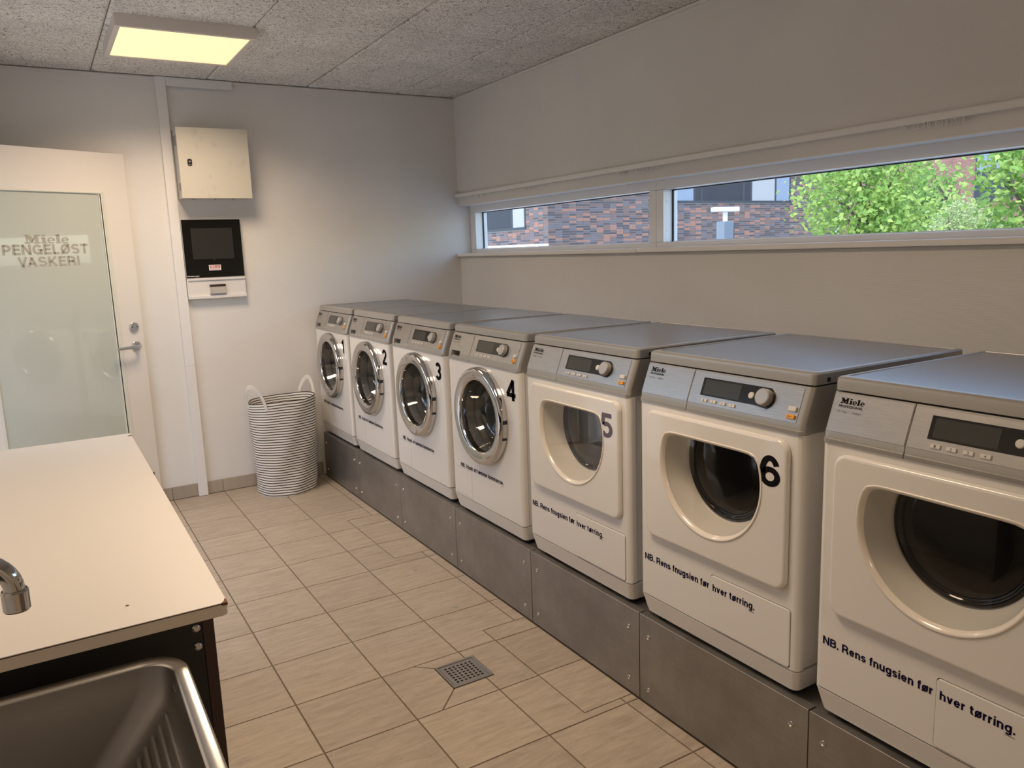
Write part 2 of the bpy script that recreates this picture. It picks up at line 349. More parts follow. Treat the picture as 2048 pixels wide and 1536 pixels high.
def glyphs(s, w):
    """grotesque lettering drawn as strokes of width w (capital height 1): list of (points) centre lines with their x offset"""
    t = w/2; X = .73
    def arc(cx_, cy_, rx, ry, a0, a1, n=18): return [(cx_+rx*math.cos(R(a0+(a1-a0)*k/n)), cy_+ry*math.sin(R(a0+(a1-a0)*k/n))) for k in range(n+1)]
    def bowl(x0, x1, y0, y1):
        r = (y1-y0)/2; return [(x0, y1)]+arc(x1-r, y0+r, r, r, 90, -90, 12)+[(x0, y0)]
    def ring(x0, x1, y0, y1): return arc((x0+x1)/2, (y0+y1)/2, (x1-x0)/2, (y1-y0)/2, 0, 360, 30)
    def ess(bw, h):
        ry = (h-w)/4; c = bw/2; return arc(c, h/2+ry, c-t, ry, 22, 270)+arc(c, h/2-ry, c-t, ry, 90, -158)[1:]
    def arch(x0, x1, h=X): return [(x0, h*.52)]+arc((x0+x1)/2, h-t-(x1-x0)*.42, (x1-x0)/2, (x1-x0)*.42, 170, 0, 12)+[(x1, 0)]
    def G(c):
        if c == ' ': return .22, []
        if c == '.': return w*1.15, [[(t*1.15, 0), (t*1.15, w*1.15)]]
        if c == 'N': return .76, [[(t, 0), (t, 1)], [(.76-t, 0), (.76-t, 1)], [(t, 1-t*.3), (.76-t, t*.3)]]
        if c == 'B': return .72, [[(t, 0), (t, 1)], bowl(t, .69-t, .52, 1-t), bowl(t, .72-t, t, .52)]
        if c == 'P': return .68, [[(t, 0), (t, 1)], bowl(t, .68-t, .42, 1-t)]
        if c == 'R': return .74, [[(t, 0), (t, 1)], bowl(t, .70-t, .46, 1-t), [(.34, .46), (.50, .44), (.60, .34), (.62, .15), (.65, 0)]]
        if c == 'E': return .62, [[(t, 0), (t, 1)], [(t, 1-t), (.61, 1-t)], [(t, .52), (.57, .52)], [(t, t), (.62, t)]]
        if c == 'L': return .57, [[(t, 0), (t, 1)], [(t, t), (.57, t)]]
        if c == 'T': return .66, [[(.33, 0), (.33, 1)], [(0, 1-t), (.66, 1-t)]]
        if c == 'I': return w, [[(t, 0), (t, 1)]]
        if c == 'G': return .80, [arc(.40, .5, .40-t, .5-t, 35, 318, 26), [(.80-t, 0), (.80-t, .50)], [(.42, .46), (.80, .46)]]
        if c == 'Ø': return .82, [ring(t, .82-t, t, 1-t), [(.05, -.02), (.77, 1.02)]]
        if c == 'S': return .70, [ess(.70, 1)]
        if c == 'V': return .76, [[(t*.9, 1), (.38, t*.5)], [(.76-t*.9, 1), (.38, t*.5)], [(.38-t, 0), (.38+t, 0.001)]]
        if c == 'A': return .78, [[(t*.9, 0), (.39, 1-t*.5)], [(.78-t*.9, 0), (.39, 1-t*.5)], [(.18, .30), (.60, .30)]]
        if c == 'K': return .76, [[(t, 0), (t, 1)], [(.70-t*.4, 1), (t, .36)], [(.27, .56), (.76-t, 0)]]
        if c == 'H': return .74, [[(t, 0), (t, 1)], [(.74-t, 0), (.74-t, 1)], [(t, .53), (.74-t, .53)]]
        if c == 'n': return .56, [[(t, 0), (t, X)], arch(t, .56-t)]
        if c == 'm': return .88, [[(t, 0), (t, X)], arch(t, .44), arch(.44, .88-t)]
        if c == 'h': return .56, [[(t, 0), (t, 1)], arch(t, .56-t)]
        if c == 'u': return .56, [[(.56-t, 0), (.56-t, X)], [(.56-p[0], X-p[1]) for p in arch(t, .56-t)]]
        if c == 'r': return .36, [[(t, 0), (t, X)], [(t, X*.5)]+arc(.34, X*.5, .34-t, X*.5-t, 170, 92, 8)]
        if c in 'oø': return .60, [ring(t, .60-t, t, X-t)]+([[(.03, -.02), (.57, X+.02)]] if c == 'ø' else [])
        if c == 'e': return .58, [arc(.29, X/2, .29-t, X/2-t, 0, 325, 26), [(t, X/2), (.58-t*.6, X/2)]]
        if c == 's': return .53, [ess(.53, X)]
        if c == 'i': return w, [[(t, 0), (t, X)], [(t, 1-w*.95), (t, 1)]]
        if c == 'l': return w, [[(t, 0), (t, 1)]]
        if c == 'f': return .34, [[(.15, 0), (.15, .75)]+arc(.32, .80, .17, .20-t, 170, 88, 8), [(0, X-t*.8), (.33, X-t*.8)]]
        if c == 't': return .36, [[(.16, .92), (.16, .22)]+arc(.32, .20, .16, .20-t, 185, 275, 8), [(0, X-t*.8), (.35, X-t*.8)]]
        if c == 'g': return .59, [ring(t, .59-t, t, X-t), [(.59-t, X), (.59-t, -.05)]+arc(.295, -.05, .295-t, .22-t, 0, -150, 12)]
        if c == 'v': return .56, [[(t*.9, X), (.28, t*.5)], [(.56-t*.9, X), (.28, t*.5)]]
        if c == 'k': return .56, [[(t, 0), (t, 1)], [(.52-t*.4, X), (t, .28)], [(.22, .42), (.56-t, 0)]]
        if c == 'a': return .57, [[(.51-t*.7, 0), (.51-t, .18), (.51-t, X-.22)]+arc(.255, X-.21, .255-t, .21-t, 0, 165, 12), ring(t, .51-t, t, .46)]
        if c == '1': return .38, [[(.38-t, 0), (.38-t, 1)], [(.38-t, .80), (.0, .74)]]
        if c == '2': return .62, [arc(.31, 1-.30, .31-t, .30-t, 175, -28, 18)+[(t*1.1, t*1.3)], [(0, t), (.62, t)]]
        if c == '3': return .62, [arc(.31, .5+(1-w)/4, .30-t, (1-w)/4, 155, -90, 18)+arc(.31, .5-(1-w)/4, .31-t, (1-w)/4, 90, -158, 18)[1:]]
        if c == '4': return .66, [[(.50, 1-t*.2), (t*.5, .28)], [(0, .27), (.66, .27)], [(.48, 0), (.48, 1)]]
        if c == '5': return .62, [[(.57, 1-t), (.15, 1-t), (.10, .50)], arc(.31, .33, .31-t, .33-t, 135, -155, 20)]
        if c == '6': return .63, [ring(t, .63-t, t, .64-t), arc(.315, .5, .315-t, .5-t, 28, 195, 18)]
        return .3, []
    out = []; x = 0.0
    for c in s:
        bw, ps = G(c)
        out += [[(p[0]+x, p[1]) for p in q] for q in ps]; x += bw+(-.04 if c == 'V' else .10 if c != ' ' else .08)
    return out, x-.10
def lettering(s, a0, a1, b0, b1, fn, w=.17, mb=None):
    """stroke lettering fitted to a0..a1, baseline b0, capital height b1"""
    ps, tw = glyphs(s, w); mb = mb or MB(); t = w/2
    for q in ps:
        q = [Vector(p) for p in q]
        q = [p for i, p in enumerate(q) if i == 0 or (p-q[i-1]).length > 1e-5]
        closed = (q[0]-q[-1]).length < 1e-4 and len(q) > 4
        vs = []
        for i, p in enumerate(q):
            a = q[i-1] if i > 0 else (q[-2] if closed else p); b = q[i+1] if i+1 < len(q) else (q[1] if closed else p)
            d1 = (p-a).normalized() if (p-a).length > 0 else (b-p).normalized(); d2 = (b-p).normalized() if (b-p).length > 0 else d1
            n1, n2 = Vector((-d1.y, d1.x)), Vector((-d2.y, d2.x)); k = n1+n2
            k = k/max(k.length_squared/2, .35) if k.length > 1e-4 else n1
            for sg in (1, -1): vs.append(fn(a0+(p.x+k.x*t*sg)/tw*(a1-a0), b0+(p.y+k.y*t*sg)*(b1-b0)))
        mb.add(vs, [(2*i, 2*i+1, 2*i+3, 2*i+2) for i in range(len(q)-1)])
    return mb
def logo_mb(a0, a1, b0, b1, fn, mb=None):
    """the slab-serif word on the machines and the door"""
    polys = []
    def bxx(x0, x1, y0, y1): polys.append(([(x0, y0), (x1, y0), (x1, y1), (x0, y1)], []))
    x = 0
    bxx(0, .5, 0, .14); bxx(.82, 1.46, 0, .14); bxx(.0, .30, .86, 1); bxx(1.16, 1.46, .86, 1)
    bxx(.17, .30, .14, .86); bxx(.98, 1.30, .14, .86)
    polys.append(([(.17, 1), (.17, .86), (.56, .10), (.70, .10), (.84, .55), (.46, 1)], []))
    polys.append(([(1.0, 1), (.60, .10), (.74, .10), (1.10, .8), (1.16, 1)], []))
    x = 1.54; bxx(x+.09, x+.41, .12, .60); bxx(x, x+.5, 0, .12); bxx(x, x+.41, .56, .68); bxx(x+.09, x+.41, .79, 1.0)
    def e(x):
        cx_, cy_, rx, ry = x+.36, .33, .36, .36
        o = [(cx_+rx*math.cos(R(t)), cy_+ry*math.sin(R(t))) for t in range(8, 325, 12)]
        i = [(cx_+rx*.52*math.cos(R(t)), cy_+ry*.66*math.sin(R(t))) for t in range(320, 7, -12)]
        polys.append((o+i, [])); bxx(x+.12, x+.72, .30, .40)
    e(2.10)
    x = 2.88; bxx(x+.09, x+.41, .12, 1); bxx(x, x+.5, 0, .12); bxx(x, x+.41, .88, 1.0)
    e(3.44)
    mb = mb or MB()
    for o, h in polys: mb.flat(o, h, lambda p, q: fn(a0+p/4.16*(a1-a0), b0+q*(b1-b0)))
    return mb

# ------------------------------------------------------------------ the room
XL, XR, YB, YR, ZC = -1.84, 1.0914, 0.0, -8.2, 2.435
XO = 1.275                                   # outer face of the window wall
TX, TY, TP = -0.925, -0.2546, 0.2927         # tile grid
DR = (-.4595, -.3092, -2.8000, -2.6480)
f = MB().prism([(XL-.1, YR-.1), (XR+.1, YR-.1), (XR+.1, .1), (XL-.1, .1)], [[(DR[0]+.006, DR[2]+.006), (DR[0]+.006, DR[3]-.006), (DR[1]-.006, DR[3]-.006), (DR[1]-.006, DR[2]+.006)]], lambda a, b: (a, b, -.12), lambda a, b: (a, b, -.004)).build('floor', 'grout', kind='structure', smooth=False)
def tile(poly, parent=f, z0=-.006, z1=0.0, name='tile'):
    cx_ = sum(p[0] for p in poly)/len(poly); cy_ = sum(p[1] for p in poly)/len(poly)
    g = .0022
    pts = []
    n = len(poly)
    for i in range(n):                        # inset every edge by half a joint
        a, b, c = Vector(poly[i-1]), Vector(poly[i]), Vector(poly[(i+1) % n])
        d1 = (b-a).normalized(); d2 = (c-b).normalized(); n1 = Vector((-d1.y, d1.x)); n2 = Vector((-d2.y, d2.x))
        k = n1+n2; k = k/(k.length_squared/2) if k.length > 1e-4 else n1
        pts.append((b.x+k.x*g-cx_, b.y+k.y*g-cy_))
    mb = MB(); top = .0015
    q = [(p[0]*(1-.004), p[1]*(1-.004)) for p in pts]
    mb.loft([[(x, y, z0) for x, y in pts], [(x, y, z1-top) for x, y in pts]], False, False)
    mb.loft([[(x, y, z1-top) for x, y in pts], [(x, y, z1) for x, y in q]], False, False)
    mb.flat(q, [], lambda x, y: (x, y, z1))
    o = mb.build(name, 'tile', parent, smooth=False); o.location = (cx_, cy_, 0); return o
def rect(x0, x1, y0, y1): return [(x0, y0), (x1, y0), (x1, y1), (x0, y1)]
XS = [XL] + [TX+TP*k for k in range(-3, 3)]
YS = [0.0] + [TY-TP*k for k in range(0, 30) if TY-TP*k > YR] + [YR]
XE = TX+TP*3                                  # -0.047
XJ = -.187
JB = [(-.998, -1.643), (-2.505, -3.150)]      # where the cut blocks along the plinth reach further out
for j in range(len(YS)-1):
    y1, y0 = YS[j], YS[j+1]
    for i in range(len(XS)):
        x0 = XS[i]; x1 = XS[i+1] if i+1 < len(XS) else XE
        if i == len(XS)-2 and y0 < -2.7 < y1:                                   # tile cut around the drain
            dx0, dx1, dy0, dy1 = DR
            tile([(x0, y0), (-.545, y0), (dx0, dy0), (dx0, dy1), (-.515, y1), (x0, y1)])
            tile([(-.515, y1), (dx0, dy1), (x1, dy1), (x1, y1)][::-1] if False else [(dx0, dy1), (x1, dy1), (x1, y1), (-.515, y1)])
            tile([(-.545, y0), (x1, y0), (x1, dy0), (dx0, dy0)]); continue
        if i == len(XS)-1:
            ov = [(max(a_, y0), min(b_, y1)) for b_, a_ in JB if max(a_, y0) < min(b_, y1)-.01]
            if ov:
                a_, b_ = ov[0]
                notch = y0 < -2.7 < y1
                if a_ <= y0+.012 and b_ >= y1-.012:
                    if notch: tile([(x0, y0), (XJ, y0), (XJ, y1), (x0, y1), (x0, DR[3]), (DR[1], DR[3]), (DR[1], DR[2]), (x0, DR[2])])
                    else: tile(rect(x0, XJ, y0, y1))
                elif b_ < y1-.012: tile([(x0, y0), (XJ, y0), (XJ, b_), (x1, b_), (x1, y1), (x0, y1)])
                else: tile([(x0, y0), (x1, y0), (x1, a_), (XJ, a_), (XJ, y1), (x0, y1)])
                continue
        tile(rect(x0, x1, y0, y1))
for a_, b_ in JB:
    cuts = [a_] + [y for y in ((-1.125, -1.425) if a_ > -2 else (-2.60, -2.887))] + [b_]
    for k in range(3): tile(rect(XJ, 0.0, cuts[k+1], cuts[k]))
for a_, b_ in ((0, -.998), (-1.643, -2.505), (-3.150, -5.2)):
    cuts = [a_] + [y for y in YS if b_+.02 < y < a_-.02] + [b_]
    for k in range(len(cuts)-1): tile(rect(XE, 0.0, cuts[k+1], cuts[k]))
for x, y in ((-.163, -1.83), (-.18, -2.27)):
    pz = MB().loft([[(a_, b_, -.002) for a_, b_ in circle(0, 0, .011, 14)], [(a_, b_, .0008) for a_, b_ in circle(0, 0, .010, 14)]]).build('floor_plug', 'grey_plastic', f); pz.location = (x, y, 0)

# back wall, window wall, left wall with the open doorway, wall behind the camera
MB().box(XL-.15, XO, 0, .18, -.12, ZC+.12).build('wall_back', 'wall_paint', kind='structure', smooth=False)
ZW0, ZW1 = 1.376, 1.724
wr = MB().box(XR, XO, YR, 0, -.12, ZW0).box(XR, XO, YR, 0, ZW1, ZC+.12).box(XR, XO, YR, -5.62, ZW0, ZW1)
wr.build('wall_right', 'wall_paint', kind='structure', smooth=False)
DY0, DY1, DZ = -1.29, -.44, 2.03
SY0, SY1, SZ0, SZ1 = -2.30, -1.40, .12, 2.03
wl = MB().box(XL-.15, XL, DY1, .0, -.12, ZC+.12).box(XL-.15, XL, SY1, DY0, -.12, ZC+.12).box(XL-.15, XL, YR, SY0, -.12, ZC+.12)
wl.box(XL-.15, XL, DY0, DY1, DZ, ZC+.12).box(XL-.15, XL, SY0, SY1, SZ1, ZC+.12).box(XL-.15, XL, SY0, SY1, -.12, SZ0).box(XL-.15, XL, DY0, DY1, -.12, -.004)
wl.build('wall_left', 'wall_paint', kind='structure', smooth=False)
MB().box(XL-.15, XO, YR-.15, YR, -.12, ZC+.12).build('wall_rear', 'wall_paint', kind='structure', smooth=False)
MB().box(XL-1.65, XO+.12, YR-.3, .35, ZC+.12, ZC+.42).build('roof_sun_eave', 'white_paint', kind='structure', smooth=False)  # room's roof, with an unseen left overhang added to block sun at the doorway
# baseboard tiles
bb = MB().box(XL, 0.0, -.006, -.0005, 0, .0795).build('baseboard_back', 'grout', kind='structure', smooth=False)
for x0, x1 in ((-1.51, -1.218), (-1.218, -.926), (-.926, -.7835), (-.728, -.635), (-.635, -.342), (-.342, -.050), (-.05, -.002)):
    MB().box(x0+.0012, x1-.0012, -.009, -.005, .0035, .081).build('tile', 'base_tile', bb, bevel=(.0012, 1))
# ceiling: wood-wool boards with chamfered edges
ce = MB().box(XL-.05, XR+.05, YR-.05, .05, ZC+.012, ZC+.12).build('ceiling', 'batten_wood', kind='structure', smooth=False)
CXS = [XL, -1.68, -1.095, -.505, .080, .668, XR-.002]
CJ = [-.10, -.308, -.66, -1.84, -.248, -1.02]
for i in range(6):
    ys = [-.021] + [CJ[i]-1.172*k for k in range(0, 9) if CJ[i]-1.172*k > YR+.02] + [YR+.002]
    for k in range(len(ys)-1):
        x0, x1, y0, y1 = CXS[i]+(.0025 if i < 4 else .005 if i < 5 else .009), CXS[i+1]-(.0025 if i < 3 else .005), ys[k+1]+.002, ys[k]-.002
        c_ = .008 if i < 3 else .012 if i < 4 else .005
        o = MB(); cx_, cy_ = (x0+x1)/2, (y0+y1)/2
        lo = lambda e, z: [(x0+e-cx_, y0+e-cy_, z), (x1-e-cx_, y0+e-cy_, z), (x1-e-cx_, y1-e-cy_, z), (x0+e-cx_, y1-e-cy_, z)]
        o.loft([lo(0, .016), lo(0, min(c_, .006)), lo(c_, 0)])
        p = o.build('ceiling_board', 'woodwool', ce, smooth=False); p.location = (cx_, cy_, ZC)
MB().box(XL, XR, -.012, -.0005, ZC-.016, ZC-.001).build('trim_1', 'white_paint', kind='structure', bevel=(.002, 1))
MB().box(XR-.012, XR-.0005, YR, -.012, ZC-.016, ZC-.001).build('trim_2', 'white_paint', kind='structure', bevel=(.002, 1))

# window band
win = empty('window_1', (1.179, 0, 1.40), kind='structure')
def wbox(name, x0, x1, y0, y1, z0, z1, mt='frame_white', par=win, bev=(.003, 2)):
    return MB().box(x0-1.179, x1-1.179, y0, y1, z0-1.40, z1-1.40).build(name, mt, par, bevel=bev)
FB, FT = 1.398, 1.730
lights = [(-.001, -1.9395), (-1.9405, -3.80), (-3.801, -5.618)]
for y1, y0 in lights:
    a_, b_ = y0+.051, y1-(.075 if y1 > -.1 else .051)
    wbox('frame_rail', 1.179, 1.272, y0, y1, 1.6755, FT); wbox('frame_rail', 1.179, 1.272, y0, y1, FB, 1.424)
    wbox('frame_stile', 1.179, 1.272, y0, a_, 1.4245, 1.675); wbox('frame_stile', 1.179, 1.272, b_, y1, 1.4245, 1.675)
    wbox('glazing_bead', 1.236, 1.243, a_, a_+.008, 1.4245, 1.675, 'black_rubber', bev=None); wbox('glazing_bead', 1.236, 1.243, b_-.008, b_, 1.4245, 1.675, 'black_rubber', bev=None)
    wbox('glazing_bead', 1.238, 1.243, a_, b_, 1.670, 1.675, 'black_rubber', bev=None); wbox('glazing_bead', 1.236, 1.243, a_, b_, 1.4245, 1.428, 'frame_white', bev=None)
    MB().add([(.0645, a_, .0245), (.0645, b_, .0245), (.0645, b_, .275), (.0645, a_, .275)], [(0, 1, 2, 3)]).build('pane', 'window_glass', win, smooth=False)
    for z in (1.48, 1.62):
        pz = MB().tube([(0, 0, 0), (0, -.002, 0)], .006, 10).build('frame_plug', 'frame_white', win); pz.location = (1.205-1.179, b_+.0005, z-1.40)
s1 = wbox('sill_board', 1.063, 1.180, -1.918, -.001, 1.376, 1.3985, bev=(.006, 3)); s2 = wbox('sill_board', 1.062, 1.180, -5.618, -1.924, 1.377, 1.400, bev=(.006, 3))
s3 = MB().box(XR-.002, 1.179, -5.618, -.001, ZW1-.004, ZW1).build('trim_3', 'frame_white', kind='structure')

# curtain rail with its gliders
rail = empty('curtain_rail', (1.063, -.004, 1.777), label='long white curtain rail fixed above the window band', cat='curtain rail')
MB().box(0, .0284, -5.55, 0, 0, .021).box(.003, .0284, -5.55, 0, .021, .024).build('rail_profile', 'frame_white', rail, bevel=(.003, 2))
gm = MB()
for k in range(10):
    pass
gp = [(0, .006*math.sin(2*math.pi*k/14), -.009+.008*math.cos(2*math.pi*k/14)) for k in range(14)]
gm.tube(gp+[gp[0]], .0016, 6, False); gm.box(-.003, .003, -.004, .004, -.003, .002)
gme = gm.mesh('glider'); gme.materials.append(MATS['frame_white'])
gy = [-.06-.021*k for k in range(16) if k not in (5, 8, 9, 13)] + [-.905-.017*k for k in range(7)] + [-1.44] + [-1.77-.015*k for k in range(5)] + [-1.90-.0155*k for k in range(12)] + [-3.295] + [-3.335-.0148*k for k in range(10) if k not in (4,)] + [-3.478, -3.493]
for y in gy:
    o = share('glider', gme, rail, (.012+random.uniform(-.001, .001), y+.004, 0)); o.rotation_euler = (random.uniform(-.15, .15), 0, random.uniform(-.6, .6))

# the open door, hinged on the left wall, swung almost against the back wall
DA = R(24.5); dx0_, dy0_ = -1.05-.80*math.cos(DA), -.065-.80*math.sin(DA)
door = empty('door_1', (dx0_, dy0_, 0), DA, kind='structure')
GX0, GX1, GZ0, GZ1, DW = .080, .731, .26, 1.797, .868
for n_, a_ in (('stile', (-.02, GX0, .008, 2.004)), ('stile', (GX1, DW, .008, 2.004)), ('rail', (GX0, GX1, GZ1, 2.004)), ('rail', (GX0, GX1, .008, GZ0))):
    MB().box(a_[0], a_[1], 0, .04, a_[2], a_[3]).build(n_, 'door_white', door, bevel=(.0015, 1) if n_ == 'x' else None, smooth=False)
for a_ in ((GX0, GX0+.012, GZ0, GZ1), (GX1-.008, GX1+.006, GZ0, GZ1), (GX0+.012, GX1-.012, GZ1-.010, GZ1), (GX0+.012, GX1-.012, GZ0, GZ0+.010)):
    MB().box(a_[0], a_[1], -.004, .012, a_[2], a_[3]).build('glazing_bead', 'bead', door, bevel=(.002, 1))
MB().box(GX1-.0205, GX1-.0170, -.0035, .012, GZ0+.01, GZ1-.01).build('gasket', 'black_rubber', door)
MB().box(GX1-.0170, GX1-.0082, -.003, .012, GZ0, GZ1).build('glazing_bead', 'bead', door, bevel=(.001, 1))
MB().box(GX1-.0270, GX1-.0205, -.002, .012, GZ0, GZ1).build('glazing_bead', 'bead', door, bevel=(.001, 1))
pane = MB().box(GX0+.010, GX1-.022, .005, .013, GZ0+.008, GZ1-.008).build('glass_pane', 'frosted_glass', door, smooth=False)
dm = lambda a, b: (a+.80, .0042, b)
mb = logo_mb(-.497, -.278, 1.529, 1.573, dm); 
mb.build('lettering', 'door_print', pane, smooth=False)
lettering('PENGELØST', -.606, -.184, 1.473, 1.5245, dm, .21).build('lettering', 'door_print', pane, smooth=False)
lettering('VASKERI', -.541, -.236, 1.413, 1.4625, dm, .21).build('lettering', 'door_print', pane, smooth=False)
hd = empty('lever_handle', (0, 0, 0)); hd.parent = door
ax = lambda r, y0, y1, cx_, cz_, n=28: MB().loft([[(cx_+a_, y0, cz_+b_) for a_, b_ in circle(0, 0, r, n)], [(cx_+a_, y1+.002, cz_+b_) for a_, b_ in circle(0, 0, r, n)], [(cx_+a_, y1, cz_+b_) for a_, b_ in circle(0, 0, r-.002, n)]])
ax(.0265, 0, -.009, .815, .950).build('rosette', 'chrome_satin', hd)
MB().tube([(.815, 0, .950), (.816, -.030, .950), (.814, -.043, .950), (.806, -.051, .950), (.79, -.054, .9498), (.745, -.055, .949), (.70, -.054, .949), (.682, -.053, .949)], .0095, 14).build('lever', 'chrome_satin', hd)
lk = ax(.0265, 0, -.012, .814, 1.058).build('lock_rosette', 'chrome_satin', door)
for dx in (-.013, .013): MB().tube([(.814+dx, -.011, 1.058), (.814+dx, -.0128, 1.058)], .0034, 10).build('screw_hole', 'black_plastic', lk)
MB().box(.80, .835, -.006, .0, .15, .205).build('door_holder', 'panel_brown', door, bevel=(.002, 1))
fr_ = empty('door_2', (XL, 0, 0), kind='structure')     # frame of the doorway the leaf belongs to
for a_ in ((DY0-.02, DY0+.03, 0, DZ), (DY1-.03, DY1+.02, 0, DZ), (DY0+.03, DY1-.03, DZ-.04, DZ)):
    MB().box(-.15, .012, a_[0], a_[1], a_[2], a_[3]).build('frame_member', 'frame_white', fr_, bevel=(.003, 1))
w2 = empty('window_2', (XL, 0, 0), kind='structure')
for a_ in ((SY0, SY0+.05, SZ0, SZ1), (SY1-.05, SY1, SZ0, SZ1), (SY0+.05, SY1-.05, SZ1-.05, SZ1), (SY0+.05, SY1-.05, SZ0, SZ0+.06), (SY0+.05, SY1-.05, .98, 1.03)):
    MB().box(-.10, -.02, a_[0], a_[1], a_[2], a_[3]).build('frame_member', 'frame_white', w2, bevel=(.003, 1))
MB().add([(-.06, SY0+.05, SZ0+.06), (-.06, SY1-.05, SZ0+.06), (-.06, SY1-.05, SZ1-.05), (-.06, SY0+.05, SZ1-.05)], [(0, 1, 2, 3)]).build('pane', 'window_glass', w2, smooth=False)

# ------------------------------------------------------------------ machines
XP, PIT, D0, ZP = .0034, .6274, .6798, .2924
def P3(u, d, z): return (-d, -u, z-ZP)
HW = .290
def plan(df, db, hw, r=.014, n=4):
    """outline seen from above: front edge at d=df with rounded corners, back at d=db"""
    out = [(-hw, db)]
    for k in range(n+1): t = R(180-90*k/n); out.append((-hw+r+r*math.cos(t), df-r+r*math.sin(t)))
    for k in range(n+1): t = R(90-90*k/n); out.append((hw-r+r*math.cos(t), df-r+r*math.sin(t)))
    out.append((hw, db)); return out
def lvl(z, df, db=-.62, hw=HW, r=.014): return [P3(u, d, z) for u, d in plan(df, db, hw, r)]
DC = (0.0, .815)                      # centre of the dryer opening
WC = (0.002, .757)                    # centre of the washer porthole
SLOPE = .385
def slant(u, z, off=0.0): return P3(u, -.0012-SLOPE*(z-.99)+off*.933, z+off*.36)
def dshape(r, h, n=72, p=13):
    out = []
    for k in range(n):
        t = 2*math.pi*k/n; s_ = max(math.sin(t), 1e-9)
        q = (r**-p + (s_/h)**p)**(-1/p) if s_ > 1e-6 else r
        out.append((q*math.cos(t), q*math.sin(t)))
    return out
def machine_base(root, dryer):
    hole = [(DC[0]+a, DC[1]+b) for a, b in dshape(.180, .082)] if dryer else [(WC[0]+a, WC[1]+b) for a, b in circle(0, 0, .176, 56)]
    b = MB(); z0, z1 = .3685, .9645
    pl = plan(0, -.026, HW); inner = [(-HW+.004, -.026), (-HW+.004, -.62), (HW-.004, -.62), (HW-.004, -.026)]
    ring = pl+inner[::-1]; h_ = len(pl)//2; rg_ = ring[h_:]+ring[:h_]
    b.loft([[P3(u, d, z0) for u, d in rg_], [P3(u, d, z1) for u, d in rg_]], False, False, False)
    fh = rrect(.0018, .2702, .3703, .5257, .009, 4) if dryer else rrect(-.2634, -.1196, .3751, .4939, .004, 2)
    b.flat(rrect(-HW+.014, HW-.014, z0, z1, .0005, 1), [hole, fh], lambda u, z: P3(u, 0, z))
    b.loft([[P3(u, 0, z) for u, z in fh], [P3(u, -.014, z) for u, z in fh]], False, False)
    b.flat(ring, [], lambda u, d: P3(u, d, z1)); b.flat(ring, [], lambda u, d: P3(u, d, z0))
    b.build('cabinet', 'enamel', root, angle=40)
    k = MB(); k.loft([lvl(.308, -.013, -.60, HW-.010, .018), lvl(.314, -.0115, -.60, HW-.008, .018), lvl(.3645, 0)]); k.build('kick_panel', 'enamel', root, angle=40)
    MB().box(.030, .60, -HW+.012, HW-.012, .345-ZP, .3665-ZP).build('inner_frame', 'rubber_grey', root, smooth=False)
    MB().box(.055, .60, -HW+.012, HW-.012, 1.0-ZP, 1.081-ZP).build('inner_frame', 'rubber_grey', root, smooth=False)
    for u in (-.24, .24):
        for d in (-.05, -.56):
            MB().loft([[P3(u+a, d+c, ZP) for a, c in circle(0, 0, .022, 14)], [P3(u+a, d+c, .310) for a, c in circle(0, 0, .018, 14)]]).build('foot', 'black_rubber', root)
    ZL = [(.9655, .0035), (.974, .0035), (.9755, .0008), (.990, -.0012), (1.0755, -.0341)]
    def dfz(z):
        for (za, da), (zb, db) in zip(ZL, ZL[1:]):
            if z <= zb+1e-9: return da+(db-da)*(z-za)/(zb-za)
        return ZL[-1][1]
    def housing(left_):
        uj = -.0942 if left_ else -.0918; r = .014; n = 6
        def outl(df):
            if left_: q = [(uj, df), (uj, -.60), (-HW, -.60)]+[(-HW+r+r*math.cos(R(180-90*k/n)), df-r+r*math.sin(R(180-90*k/n))) for k in range(n+1)]
            else: q = [(HW-r+r*math.cos(R(90-90*k/n)), df-r+r*math.sin(R(90-90*k/n))) for k in range(n+1)]+[(HW, -.60), (uj, -.60), (uj, df)]
            return q
        h = MB(); h.loft([[P3(u, d, z) for u, d in outl(df)] for z, df in ZL], False, False, False)
        for z, df in (ZL[0], ZL[-1]): h.flat(outl(df), [], lambda u, d: P3(u, d, z))
        us = [-HW+r, -.258, -.182, uj] if left_ else [uj, HW-r]
        zs = [.9655, .974, .9755, .977, .990, 1.002, 1.0755]
        for i in range(len(us)-1):
            for j in range(len(zs)-1):
                if left_ and not dryer and i == 1 and .9765 < zs[j] < 1.0019: continue
                h.add([P3(us[p], dfz(zs[q]), zs[q]) for p, q in ((i, j), (i+1, j), (i+1, j+1), (i, j+1))], [(0, 1, 2, 3)])
        return h.build('control_housing', 'silver_paint', root, angle=30)
    hl_, hs_ = housing(True), housing(False)
    lid = MB(); lid.loft([lvl(1.0795, -.0355, -.64), lvl(1.098, -.0365, -.64), lvl(1.1045, -.0385, -.64), lvl(1.108, -.043, -.638, HW-.003), lvl(1.109, -.050, -.636, HW-.006)], True, False)
    lid.loft([lvl(1.109, -.050, -.636, HW-.006), lvl(1.109, -.062, -.630, HW-.014, .006)], False, False)
    lid.loft([lvl(1.109, -.062, -.630, HW-.014, .006), lvl(1.1072, -.0635, -.629, HW-.0155, .006)], False, False)
    lo = lid.build('lid', 'silver_paint', root, angle=30)
    t = MB(); t.loft([lvl(1.1062, -.0630, -.6295, HW-.015, .006), lvl(1.1074, -.0635, -.629, HW-.0155, .006)]); t.build('top_sheet', 'lid_metal', lo)
    for s_ in (-1, 1):
        MB().tube([P3(s_*(HW-.002), -.085, 1.089), P3(s_*(HW+.0015), -.085, 1.089)], .006, 12).build('lid_screw', 'black_plastic', lo)
